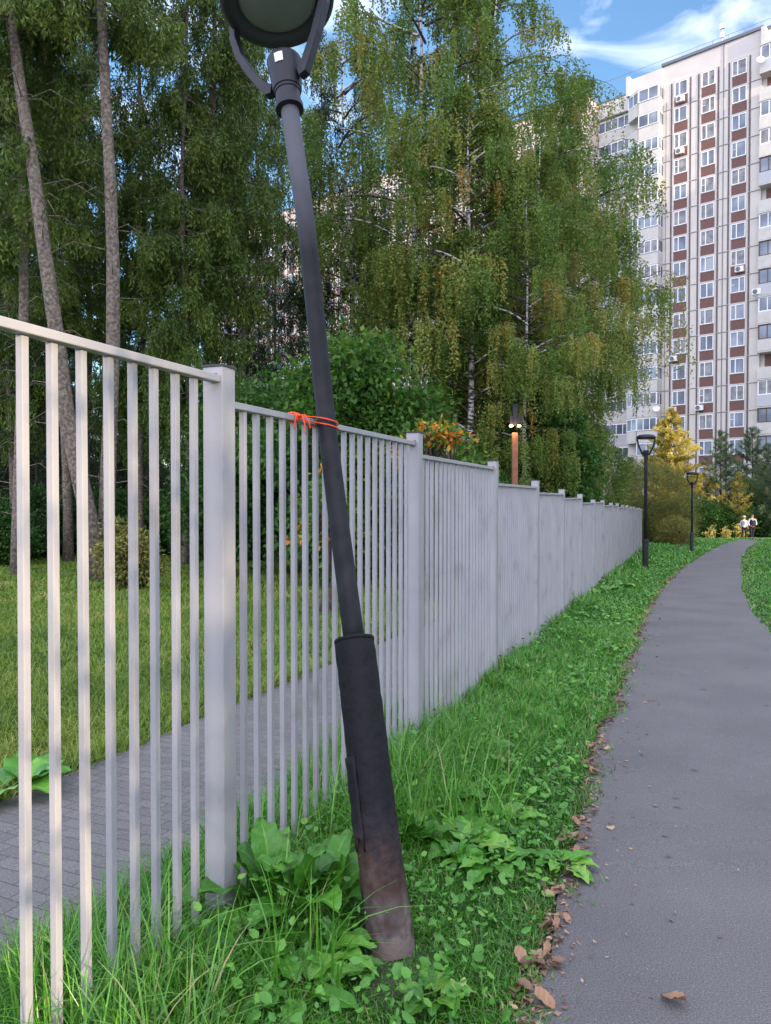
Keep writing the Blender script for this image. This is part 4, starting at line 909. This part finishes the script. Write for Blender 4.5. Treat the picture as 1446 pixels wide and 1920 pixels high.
# bare little sapling leaning by the far lamp
sa = tag(empty('sapling', gp(1268, 34)), 'thin leaning sapling left of the farther street lamp', 'sapling')
a = MB(); a.tube([(0, 0, -0.05), (0.25, 0, 0.35), (0.7, 0, 0.75)], [0.02, 0.015, 0.005], 5); a.tube([(0.2, 0, 0.3), (0.25, 0.02, 0.7)], [0.01, 0.003], 4); a.build('stem', M['twig'], sa)
#@@PART3
# ------------------------------------------------------------------ unseen shade trees added behind the viewer to dapple the sunlight
c_ = copy_tree(bB); c_.location = (18.65, -17, 0); c_.rotation_euler = (0, 0, 2); tag(c_, 'unseen birch added behind the viewer to dapple the sunlight', 'birch')
c_ = copy_tree(u1); c_.location = (14.15, -11.5, 0.0); c_.scale = (1.5, 1.5, 2.6); tag(c_, 'unseen leafy bush added behind the viewer to shade the fence post', 'bush', GU)

place(bush('dapple_maple', [(0, 0, 1.9, .9, .8, 1.5), (0, 0, 0.8, .8, .7, .9)], 42, 8, 0.09, 0.06, M['maple_leaf'], 38, vmean=0.5, clr=0.07), 723, 3, 'unseen thin maple added behind the viewer to dapple the fence bars', 'maple')
bpy.data.objects['dapple_maple'].location = (3.75, -3.2, 0)  # unseen, added so its sparse leaves dapple the near bars

# ------------------------------------------------------------------ grass
def blades(x, y, h, w_, lean, seed, var, seg=3, base=None):
    rs = np.random.default_rng(seed); n = len(x); az = rs.uniform(0, 2 * np.pi, n); d = np.stack([np.cos(az), np.sin(az), np.zeros(n)], 1)
    az2 = az + np.pi / 2 + rs.normal(size=n) * 0.5; sd_ = np.stack([np.cos(az2), np.sin(az2), np.zeros(n)], 1)
    z0 = gz(y) - 0.01 if base is None else base; P0 = np.stack([x, y, z0], 1); rows = []
    for k in range(seg + 1):
        u = k / seg; cen = P0 + d * (lean * h * u ** 1.8)[:, None]; cen[:, 2] += h * (u - 0.42 * np.minimum(lean, 1.3) * u ** 2.6)
        ww = w_ * (1 - u ** 2 * 0.92) * 0.5
        rows.append(cen + sd_ * ww[:, None]); rows.append(cen - sd_ * ww[:, None])
    V = np.stack(rows, 1).reshape(-1, 3); b = (np.arange(n) * 2 * (seg + 1))[:, None]
    q = []
    for k in range(seg): q.append(b + np.array([2 * k, 2 * k + 1, 2 * k + 3, 2 * k + 2]))
    Q = np.stack(q, 1).reshape(-1, 4); return V, Q, np.repeat(var, seg)
def join(parts):
    Vs, Qs, vs = [], [], []; o_ = 0
    for V, Q, v in parts: Vs.append(V); Qs.append(Q + o_); vs.append(v); o_ += len(V)
    return np.concatenate(Vs), np.concatenate(Qs), np.concatenate(vs)
def lownoise(x, y, s=1.0):
    return (np.sin(x * 2.1 * s + 1.3) * np.sin(y * 1.7 * s + 0.4) + np.sin(x * 4.3 * s - y * 3.1 * s) * 0.5 + np.sin(x * 9.7 * s + y * 7.9 * s) * 0.35) / 1.6
parts = []
def zone(y0, y1, dens, side='verge', hs=1.0, seed=1, ww=0.006):
    rs = np.random.default_rng(seed)
    if side == 'verge': xa = fence_x(y0) - 0.5; xb = float(path_l(y1)) + 0.1
    elif side == 'right': xa = float(path_r(y0)) - 1.2; xb = float(path_r(y1)) + 9
    area = (xb - xa) * (y1 - y0); n = int(area * dens); x = rs.uniform(xa, xb, n); y = rs.uniform(y0, y1, n)
    fx = fence_x(y); pl_ = path_l(y); pr = path_r(y)
    if side == 'verge':
        ok = (x > fx - 0.42) & (x < pl_ + 0.01 + 0.07 * np.abs(rs.normal(size=n)) * (lownoise(x * 3, y * 3) > 0.1) - 0.03); t01 = np.clip((x - fx) / np.maximum(pl_ - fx, 0.1), 0, 1)
    else:
        ok = (x > pr - 0.02) & (x < pr + 9) & (x - pr < 2.5 + y * 0.15); t01 = np.clip(1 - (x - pr) * 0.6, 0.35, 1)
    x, y, t01 = x[ok], y[ok], t01[ok]; n = len(x)
    tall = np.clip(1.15 - 1.15 * t01, 0.16, 1.0); tuft = 0.65 + 0.55 * lownoise(x, y)
    h = (0.06 + 0.25 * tall * np.clip(tuft, 0.15, 1.3)) * rs.uniform(0.5, 1.2, n) * hs
    if side == 'verge' and y1 < 4: h = h * (0.7 + 0.25 * (y < 1.9))
    if side == 'verge':
        dl = np.hypot(x - 0.03, (y - 2.40) * 0.8); h = h * np.clip(dl / 0.22, 0.42, 1.0)        # trampled round the lamp foot
        dp = np.hypot(x + 0.52, y - 2.62); h = h * np.clip((dp - 0.02) / 0.2, 0.35, 1.0)
    lean = rs.uniform(0.15, 1.1, n) + (rs.random(n) < 0.15) * 0.5
    var = np.clip(0.42 + 0.16 * lownoise(x + 5, y * 0.7) + rs.normal(size=n) * 0.17, 0, 0.93); var = np.where(rs.random(n) < 0.02 + 0.05 * (t01 > 0.88), 1.0, var)
    parts.append(blades(x, y, h, ww * rs.uniform(0.6, 1.5, n), lean, seed + 1, var))
zone(0.9, 3.2, 13500, seed=61, ww=0.0052)
zone(3.2, 6.0, 6500, seed=62, ww=0.0075)
zone(6.0, 11, 3800, seed=63, ww=0.011)
zone(11, 22, 1100, seed=64, ww=0.02)
zone(22, 57, 160, seed=65, ww=0.05)
zone(9, 20, 500, 'right', 0.75, 66, 0.02)
zone(20, 57, 110, 'right', 0.8, 67, 0.05)
V, Q, v = join(parts); g_ = np_mesh('verge_grass', V, Q, M['grass'], None, v)
tag(g_, 'long green grass growing between the fence and the asphalt path', 'grass', kind='stuff')
# left of the far path end: open lawn to the willow
parts = []
def lawnzone(y0, y1, x0, x1, dens, seed, ww, hh, off0=1.66):
    rs = np.random.default_rng(seed); n = int((x1 - x0) * (y1 - y0) * dens); x = rs.uniform(x0, x1, n); y = rs.uniform(y0, y1, n)
    ok = (x < fence_x(y) - off0 * 1.075 + 0.06 * lownoise(x * 4, y * 4)) & (np.abs(x) < 0.56 * y + 0.8); x, y = x[ok], y[ok]; n = len(x)
    edge = np.exp(-np.maximum(0, fence_x(y) - 1.68 * 1.075 - x) * 4.0)
    var = np.clip(0.5 + 0.30 * lownoise(x, y, 0.7) + 0.12 * lownoise(x, y, 0.2) + rs.normal(size=n) * 0.16, 0, 1)
    parts.append(blades(x, y, hh * rs.uniform(0.5, 1.4, n) * (1 + 1.3 * edge * np.clip(lownoise(x * 2, y * 2) + .4, 0, 1)), ww * rs.uniform(0.6, 1.4, n), rs.uniform(0.2, 1.2, n), seed + 1, var, seg=2))
lawnzone(3.0, 7, -4.5, 1.5, 2600, 71, 0.009, 0.10)
lawnzone(7, 13, -8, 3.5, 1100, 72, 0.014, 0.10)
lawnzone(13, 26, -14, 8, 330, 73, 0.03, 0.12)
lawnzone(26, 44, -22, 14, 60, 74, 0.07, 0.16)
V, Q, v = join(parts); g_ = np_mesh('lawn_grass', V, Q, M['lawn'], None, v)
tag(g_, 'mown yellowish green lawn between the paved walk and the wood', 'lawn', kind='stuff')
# far strip of lawn between lamp, willow and path
rs = np.random.default_rng(81); n = 34000; x = rs.uniform(9, 34, n); y = rs.uniform(24, 57, n); ok = (x < path_l(y) - 0.0) & (x > fence_x(y) + 0.3); 
x, y = x[ok], y[ok]; n = len(x)
V, Q, v = blades(x, y, 0.16 * rs.uniform(.5, 1.3, n), 0.05 * rs.uniform(.6, 1.4, n), rs.uniform(.2, 1.1, n), 82, np.clip(0.5 + rs.normal(size=n) * 0.16, 0, 1), seg=2)
tag(np_mesh('lawn_grass', V, Q, M['grass'], None, v), 'short green lawn around the farther street lamp', 'lawn', kind='stuff')
# small round-leaved ground cover in the verge
def cover(y0, y1, n, ls, seed):
    rs = np.random.default_rng(seed); y = rs.uniform(y0, y1, n); t01 = rs.uniform(0.0, 1.0, n) ** 0.8; x = fence_x(y) + t01 * (path_l(y) - 0.03 - fence_x(y))
    ok = ((lownoise(x * 1.3 + 2, y * 1.1) + rs.normal(size=n) * 0.25) > 0.0) & (np.hypot(x - .03, y - 2.42) > .13); x, y, t01 = x[ok], y[ok], t01[ok]; n = len(x)
    hz = (0.03 + 0.20 * (1 - t01) * rs.random(n) + 0.05 * rs.random(n)); p_ = np.stack([x, y, gz(y) + hz], 1)
    az = rs.uniform(0, 6.28, n); a = norm(np.stack([np.cos(az), np.sin(az), rs.uniform(-0.7, 0.7, n)], 1)); b = norm(np.cross(a, norm(np.stack([rs.normal(size=n) * .6, rs.normal(size=n) * .6, np.ones(n)], 1))))
    l = ls * rs.uniform(0.5, 1.4, n); w_ = l * rs.uniform(0.3, 0.75, n)
    nn = np.cross(a, b); V = np.stack([p_, p_ + a * (l * .3)[:, None] + b * (w_ * .5)[:, None] + nn * (w_ * .12)[:, None], p_ + a * (l * .72)[:, None] + b * (w_ * .42)[:, None] + nn * (w_ * .1)[:, None], p_ + a * l[:, None],
                  p_ + a * (l * .72)[:, None] - b * (w_ * .42)[:, None] + nn * (w_ * .1)[:, None], p_ + a * (l * .3)[:, None] - b * (w_ * .5)[:, None] + nn * (w_ * .12)[:, None]], 1).reshape(-1, 3)
    b0 = (np.arange(n) * 6)[:, None]; Q = np.stack([b0 + np.array([0, 1, 2, 3]), b0 + np.array([0, 3, 4, 5])], 1).reshape(-1, 4)
    return V, Q, np.repeat(np.clip(0.45 + rs.normal(size=n) * 0.2, 0, 1), 2)
V, Q, v = join([cover(1.4, 3.6, 1100, 0.040, 91), cover(1.4, 3.6, 1800, 0.024, 95), cover(3.6, 7, 2600, 0.040, 92), cover(7, 13, 2400, 0.05, 93), cover(13, 24, 1800, 0.08, 94)])
tag(np_mesh('ground_cover', V, Q, M['weed'], None, v), 'small leaved green weeds spread through the verge grass', 'weeds', kind='stuff')
# broad leaved plants --------------------------------------------------------
def broadleaf(seed, n, L, W, lobed=False, erect=0.7):
    rs = np.random.default_rng(seed); t_ = empty('weed_plant')
    for i in range(n):
        az = i * 2.4 + rs.uniform(-.4, .4); l = L * rs.uniform(0.65, 1.1); wd = W * rs.uniform(0.75, 1.1); el = erect * rs.uniform(0.6, 1.2); d = Vector((math.cos(az), math.sin(az), 0)); s_ = Vector((-d.y, d.x, 0))
        NU, NV = 12, 8; V = []; FV = [-1, -.72, -.4, -.07, 0, .07, .4, .72, 1]; st0 = 0.28 * l
        def spine(u):
            return d * (l * (u * math.cos(el) + 0.25 * u * u)) + Vector((0, 0, l * (u * math.sin(el) - 0.38 * u ** 2.6)))
        for a_ in range(NU + 1):
            u = 0.25 + 0.75 * a_ / NU; c = spine(u); q = a_ / NU; hw = wd / 2 * (math.sin(math.pi * min(1, q ** 0.75 * 0.98 + 0.02)) ** 0.75)
            if lobed: hw *= 0.72 + 0.28 * abs(math.sin(q * 11))
            for b_ in range(NV + 1):
                f_ = FV[b_]; V.append(tuple(c + s_ * (hw * f_) + Vector((0, 0, 0.30 * abs(f_) * hw + 0.03 * l * math.sin(q * 19 + f_ * 4 + i) * abs(f_)))))
        Qs = [(a_ * (NV + 1) + b_, a_ * (NV + 1) + b_ + 1, (a_ + 1) * (NV + 1) + b_ + 1, (a_ + 1) * (NV + 1) + b_) for a_ in range(NU) for b_ in range(NV)]
        v0 = float(np.clip(0.5 + rs.normal() * 0.2, 0.1, 0.9))
        np_mesh('leaf', np.array(V), np.array(Qs), M['weed'], t_, np.array([v0 + (0.35 if (k % NV) in (3, 4) else 0) + 0.06 * ((k // NV) % 2) + rs.normal() * 0.03 for k in range(len(Qs))]), smooth=True)
    return t_
W1 = broadleaf(101, 9, 0.24, 0.085, False, 1.35); W2 = broadleaf(102, 8, 0.26, 0.10, True, 0.55); W3 = broadleaf(103, 7, 0.34, 0.20, False, 0.7); W4 = broadleaf(104, 9, 0.16, 0.10, True, 0.6)
used = set()
def weed(src, px, py, s, rz, label, tilt=0.0, group='broad leaved weeds in the verge'):
    x, y = ground_at(px, py); t_ = copy_tree(src) if id(src) in used else src; used.add(id(src))
    t_.location = (x, y, float(gz(y)) + 0.02); s *= 1.15; t_.scale = (s, s, s); t_.rotation_euler = (tilt, 0, rz); tag(t_, label, 'weed', group)
weed(W1, 560, 1745, 1.5, 0.2, 'dock plant with upright oval leaves left of the rusty lamp base')
weed(W1, 618, 1725, 1.35, 1.7, 'dock plant with oval leaves close behind the rusty lamp base')
weed(W2, 600, 1810, 0.8, 0.5, 'jagged leaved plant at the left foot of the rusty lamp base')
weed(W4, 668, 1840, 0.5, 2.5, 'small bright leaf rosette at the left front of the rusty lamp base')
weed(W1, 505, 1720, 1.5, 2.9, 'dock plant with oval leaves nearest the big fence post')
weed(W3, 900, 1440, 0.8, 1.1, 'broad leaved weed in mid verge above the burdock')
weed(W2, 930, 1640, 0.8, 4.4, 'jagged weed in the short grass towards the path')
weed(W1, 770, 1600, 0.9, 5.1, 'oval leaved dock directly right of the lamp sleeve')
weed(W2, 560, 1890, 0.8, 1.5, 'jagged leaved rosette near the bottom edge, left of centre')
weed(W4, 810, 1900, 0.7, 0.1, 'small rosette in the grass at the bottom right of the lamp base')
weed(W3, 820, 1530, 0.85, 0.6, 'broad leaved burdock right of the lamp base sleeve')
weed(W3, 880, 1610, 0.7, 2.2, 'low broad leaved weed between the lamp base and the path')
weed(W1, 860, 1640, 0.55, 1.2, 'small upright leaf plant in the grass towards the path')
weed(W2, 790, 1460, 0.9, 2.9, 'jagged weed at the fence right of the lamp sleeve')
weed(W4, 960, 1560, 1.1, 0.9, 'leafy clump near the path edge beside the first dead leaves')
weed(W4, 900, 1480, 1.2, 4.0, 'leafy clump in mid verge behind the burdock')
weed(W3, 1135, 1118, 1.3, 0.3, 'large leaved burdock at the foot of the fence, nearest the dark lamp')
weed(W3, 1165, 1105, 1.1, 1.9, 'large leaved burdock in the verge right of its twin at the fence')
weed(W3, 1120, 1145, 1.0, 3.9, 'burdock leaves pressed against the fence post where the verge narrows')
weed(W3, 20, 1500, 1.0, 1.0, 'wide leaved weed at the far edge of the paved walk, seen through the leftmost bars')
weed(W2, 470, 1790, 0.9, 3.3, 'jagged weed at the foot of the big fence post')
weed(W4, 1060, 1640, 0.8, 5.0, 'green leaf tuft reaching onto the path')
# tall bent grass stalks by the near bars
parts = []
rs = np.random.default_rng(111)
for (pxa, pxb, pya, pyb, n, hh) in ((0, 420, 1880, 2150, 800, 0.34), (120, 330, 1830, 1960, 90, 0.42), (450, 640, 1620, 1900, 170, 0.34), (740, 960, 1380, 1600, 320, 0.4), (560, 760, 1480, 1620, 160, 0.42), (1080, 1190, 1060, 1110, 120, 0.5)):
    pxs = rs.uniform(pxa, pxb, n); pys = rs.uniform(pya, pyb, n); g = [ground_at(a_, b_) for a_, b_ in zip(pxs, pys)]; x = np.array([q[0] for q in g]); y = np.array([q[1] for q in g])
    parts.append(blades(x, y, hh * rs.uniform(.5, 1.25, n), 0.0062 * rs.uniform(.6, 1.5, n) * (1 if pyb > 1300 else 3), rs.uniform(.1, 1.0, n), int(rs.integers(1e6)), np.clip(.6 + rs.normal(size=n) * .2, 0, 1), seg=5))
V, Q, v = join(parts); tag(np_mesh('tall_grass', V, Q, M['grass'], None, v), 'taller arching grass blades standing against the fence bars', 'grass', kind='stuff')

# ------------------------------------------------------------------ fallen leaves
rs = np.random.default_rng(121)
LM = []
for k in range(6):
    nU = 8; L = 0.06; Wd = 0.036 if k < 4 else 0.045; V = []
    for i in range(nU + 1):
        u = i / nU; hw = Wd / 2 * math.sin(math.pi * (u * .94 + .03)) ** .8 * (1 + .18 * math.sin(u * 20 + k)); bend = 0.012 * math.sin(u * 3.1 + k) + 0.004
        V += [(L * (u - .5), -hw, bend + 0.009 * (k % 3)), (L * (u - .5), 0, bend * 0.7), (L * (u - .5), hw, bend + 0.006 * ((k + 1) % 3))]
    Qs = [(i * 3 + j, i * 3 + j + 1, i * 3 + j + 4, i * 3 + j + 3) for i in range(nU) for j in range(2)]
    v0 = [0.1, 0.35, 0.55, 0.78, 0.65, 0.97][k]
    o = np_mesh('fallen_leaf', np.array(V), np.array(Qs), M['dead'], None, np.array([v0 + rs.normal() * 0.05 for _ in Qs]), smooth=True); LM.append(o)
def put_leaf(x, y, s, label, k=None, dz=0.018):
    k = int(rs.integers(6)) if k is None else k
    o = LM[k] if not LM[k].get('label') else LM[k].copy()
    if o.name not in COL.objects: COL.objects.link(o)
    o.location = (x, y, float(gz(y)) + dz); o.rotation_euler = (rs.uniform(-.25, .25), rs.uniform(-.25, .25), rs.uniform(0, 6.28)); o.scale = (s, s, s); tag(o, label, 'fallen leaf', 'fallen leaves along the path edge')
for (px, py, s, lb) in ((1025, 1905, 1.05, 'curled tan fallen leaf on the asphalt at the bottom, nearest the grass'), (1270, 1900, 1.25, 'lone yellowish fallen leaf lying in the middle of the path at the bottom edge'), (1045, 1835, .7, 'small pale fallen leaf just right of the brown heap'),
                        (1103, 1615, .85, 'orange fallen leaf on the path beside the green tuft'), (1085, 1612, .7, 'pale fallen leaf next to the orange one on the path'), (1050, 1782, .7, 'small tan fallen leaf above the brown heap'), (1160, 1327, 1.0, 'dark fallen leaf lying crosswise beyond the path edge'), (1175, 1329, 1.1, 'outer dark fallen leaf by the path edge bump'), (970, 1888, 1.0, 'reddish fallen leaf in the grass at the bottom edge of the verge')):
    x, y = ground_at(px, py); put_leaf(x, y, s, lb, dz=0.022)
hp = [(1005, 1815), (1012, 1822), (1000, 1828), (1020, 1818), (990, 1832), (1015, 1835), (980, 1825), (1026, 1690), (1035, 1700), (1040, 1685), (1020, 1680), (1048, 1692), (1052, 1600), (1062, 1590), (1075, 1585)]
for (px, py) in hp: x, y = ground_at(px, py); put_leaf(x, y, rs.uniform(.5, .95), 'brown fallen leaf in one of the little heaps at the edge of the path', dz=0.03)
for i in range(170):
    y = 1.9 + 17 * rs.random() ** 1.7; x = float(path_l(y)) + rs.normal() * 0.035 + 0.005 + (0.25 * rs.random() if rs.random() < .08 else 0)
    put_leaf(x, y, rs.uniform(.4, .85) * (1 + y * 0.03), 'small dry fallen leaf on the seam between grass and asphalt', dz=0.022)

# crumbs of soil, leaf litter and grit on the seam of the path
rs = np.random.default_rng(131); n = 5200
y = 1.6 + 22 * rs.random(n) ** 1.6; x = path_l(y) + rs.normal(size=n) * 0.035 + 0.01 + np.where(rs.random(n) < 0.12, rs.exponential(0.18, n), 0)
az = rs.uniform(0, 6.28, n); a = norm(np.stack([np.cos(az), np.sin(az), rs.uniform(-.2, .3, n)], 1)); b = norm(np.cross(a, norm(np.stack([rs.normal(size=n) * .3, rs.normal(size=n) * .3, np.ones(n)], 1))))
l = rs.uniform(0.006, 0.028, n) * (1 + y * .06); V = leaves(np.stack([x, y, gz(y) + 0.017 + rs.random(n) * .008], 1), a, b, l, l * rs.uniform(.2, .7, n), fold=.15)
tag(np_mesh('leaf_litter', V, quads(n), M['dead'], None, np.clip(0.15 + rs.random(n) ** 2 * .7, 0, 1)), 'fine brown litter along the seam of grass and asphalt', 'litter', kind='stuff')

# ------------------------------------------------------------------ two people
def skin(name, chain, m, parent=None, sub=2, root=0):
    """chain: list of (points with radius) polylines sharing start vertices by index: dict"""
    verts, edges, rad = chain
    me = bpy.data.meshes.new(name); me.from_pydata([tuple(v_) for v_ in verts], edges, []); o = bpy.data.objects.new(name, me); link(o, parent)
    md = o.modifiers.new('skin', 'SKIN'); 
    for i, r in enumerate(rad): me.skin_vertices[0].data[i].radius = (r, r) if not isinstance(r, tuple) else r
    me.skin_vertices[0].data[root].use_root = True
    ss = o.modifiers.new('sub', 'SUBSURF'); ss.levels = sub; ss.render_levels = sub; me.materials.append(m); md.use_smooth_shade = True
    return o
M['skin'] = mat('skin', (0.45, 0.27, 0.20), 0.6); M['white_cloth'] = mat('white_cloth', rough=0.9, ramp=[(0.3, (0.40, 0.41, 0.47)), (0.7, (0.52, 0.52, 0.57))], nscale=6)
M['navy'] = mat('navy_cloth', (0.012, 0.014, 0.035), 0.9); M['trouser'] = mat('dark_trousers', (0.012, 0.012, 0.016), 0.9); M['hair'] = mat('hair', (0.05, 0.035, 0.025), 0.8)
def person(px, Y, rz, label, jacket, sleeves, cap, stride, arm_r, arm_l, H=1.75):
    t_ = tag(empty('person', gp(px, Y) + Vector((0, 0, 0.012)), rz), label, 'person', 'walkers on the path'); k = H / 1.75
    def s(v_): return Vector(v_) * k
    f1, f2 = stride
    B = [(0, 0, .95), (0, 0, 1.10), (0, 0, 1.28), (0, .01, 1.42), (0, .0, 1.50), (0, -.01, 1.57), (0, -.015, 1.66), (0, -.01, 1.72),
         (.09, 0, .90), (.10, -f1 * .5, .50), (.10, -f1 + .0, .09), (.105, -f1 - .12, .04),
         (-.09, 0, .90), (-.10, -f2 * .5 - .04, .50), (-.10, -f2 + .02, .09), (-.105, -f2 - .10, .04),
         (.17, 0, 1.42), arm_r[0], arm_r[1], arm_r[2], (-.17, 0, 1.42), arm_l[0], arm_l[1], arm_l[2]]
    E = [(0, 1), (1, 2), (2, 3), (3, 4), (4, 5), (5, 6), (6, 7), (0, 8), (8, 9), (9, 10), (10, 11), (0, 12), (12, 13), (13, 14), (14, 15), (3, 16), (16, 17), (17, 18), (18, 19), (3, 20), (20, 21), (21, 22), (22, 23)]
    Rr = [.13, .12, .14, .12, .052, .075, .095, .07, .088, .06, .042, .038, .088, .06, .042, .038, .055, .045, .036, .03, .055, .045, .036, .03]
    skin('body', ([s(b) for b in B], E, [r * k for r in Rr]), M['skin'], t_)
    # trousers, jacket, shoes
    tv = [(0, 0, 1.0), (.095, 0, .88), (.10, -f1 * .5, .50), (.10, -f1, .10), (-.095, 0, .88), (-.10, -f2 * .5 - .04, .50), (-.10, -f2 + .02, .10)]
    skin('trousers', ([s(b) for b in tv], [(0, 1), (1, 2), (2, 3), (0, 4), (4, 5), (5, 6)], [.155 * k, .105 * k, .082 * k, .068 * k, .105 * k, .082 * k, .068 * k]), M['trouser'], t_)
    jv = [(0, 0, .86), (0, 0, 1.05), (0, 0, 1.26), (0, .0, 1.40), (0, 0, 1.485), (.15, 0, 1.415), (-.15, 0, 1.415)]
    skin('jacket', ([s(b) for b in jv], [(0, 1), (1, 2), (2, 3), (3, 4), (3, 5), (3, 6)], [(.19, .15), (.18, .15), (.18, .15), (.15, .13), (.08, .08), .085, .085]), jacket, t_)
    for sg, ar in ((1, arm_r), (-1, arm_l)):
        sv = [(sg * .14, 0, 1.42), (sg * .2, 0, 1.40), ar[0], ar[1]]
        skin('sleeve', ([s(b) for b in sv], [(0, 1), (1, 2), (2, 3)], [.06, .066, .056, .046]), sleeves, t_)
        h_ = Vector(ar[1]); e_ = Vector(ar[2]); d = (e_ - h_).normalized(); q = MB()
        for j in range(4): o_ = Vector((0.014 * (j - 1.5), 0, 0)); q.tube([s(e_ + o_), s(e_ + o_ + d * 0.045), s(e_ + o_ + d * 0.075 + Vector((0, -.012, 0)))], [.009, .008, .006], 6)
        q.tube([s(h_ + d * .03), s(h_ + d * .05 + Vector((0, -.035, 0))), s(h_ + d * .08 + Vector((0, -.045, 0)))], [.01, .009, .007], 6); q.build('hand', M['skin'], t_, smooth=True)
    for sg, ff in ((1, f1), (-1, f2)):
        q = MB(); q.box(s((sg * .10, -ff - .06, .045)), (.10, .27, .09), None, 0.8); q.build('shoe', M['trouser'], t_, bevel=.02)
    fc = MB(); fc.box(s((0, -.108, 1.64)), (.026, .03, .045)); fc.build('nose', M['skin'], t_, bevel=.008)
    ey = MB(); 
    for sg in (-1, 1): ey.box(s((sg * .034, -.098, 1.668)), (.02, .012, .01))
    ey.build('eyes', M['hair'], t_)
    h = MB(); 
    if cap:
        h.lathe([(.105, 1.665), (.112, 1.70), (.10, 1.76), (.06, 1.795), (0, 1.80)], 20, Matrix.Scale(k, 4)); h.box(s((0, -.13, 1.70)), (.14, .10, .015)); h.build('cap', M['white_cloth'], t_, smooth=True)
    else:
        h.lathe([(.098, 1.655), (.108, 1.69), (.10, 1.755), (.06, 1.785), (0, 1.79)], 20, Matrix.Translation((0, .018, 0)) @ Matrix.Scale(k, 4)); h.build('hair', M['hair'], t_, smooth=True)
    return t_
person(1396, 56.0, 0.1, 'walker in white hooded jacket, white cap and dark trousers', M['white_cloth'], M['white_cloth'], True, (.10, -.12), ((.26, .02, 1.15), (.25, -.06, .92), (.25, -.09, .84)), ((-.27, .04, 1.16), (-.27, -.02, .92), (-.27, -.05, .84)), 1.70)
p2 = person(1411, 55.2, -0.05, 'walker in navy vest with pale sleeves and dark trousers, right of the one in white', M['navy'], M['white_cloth'], False, (-.12, .12), ((.30, .0, 1.19), (.22, -.16, 1.02), (.16, -.22, 1.04)), ((-.27, .0, 1.16), (-.24, -.12, .98), (-.2, -.2, .96)), 1.82)
a = MB(); a.tube([(-.1, -.13, 1.46), (-.04, -.15, 1.42), (.05, -.15, 1.43), (.11, -.12, 1.48), (0.12, 0.06, 1.5), (-.1, 0.06, 1.5), (-.1, -.13, 1.46)], .03, 8); a.build('collar', M['white_cloth'], p2, smooth=True)
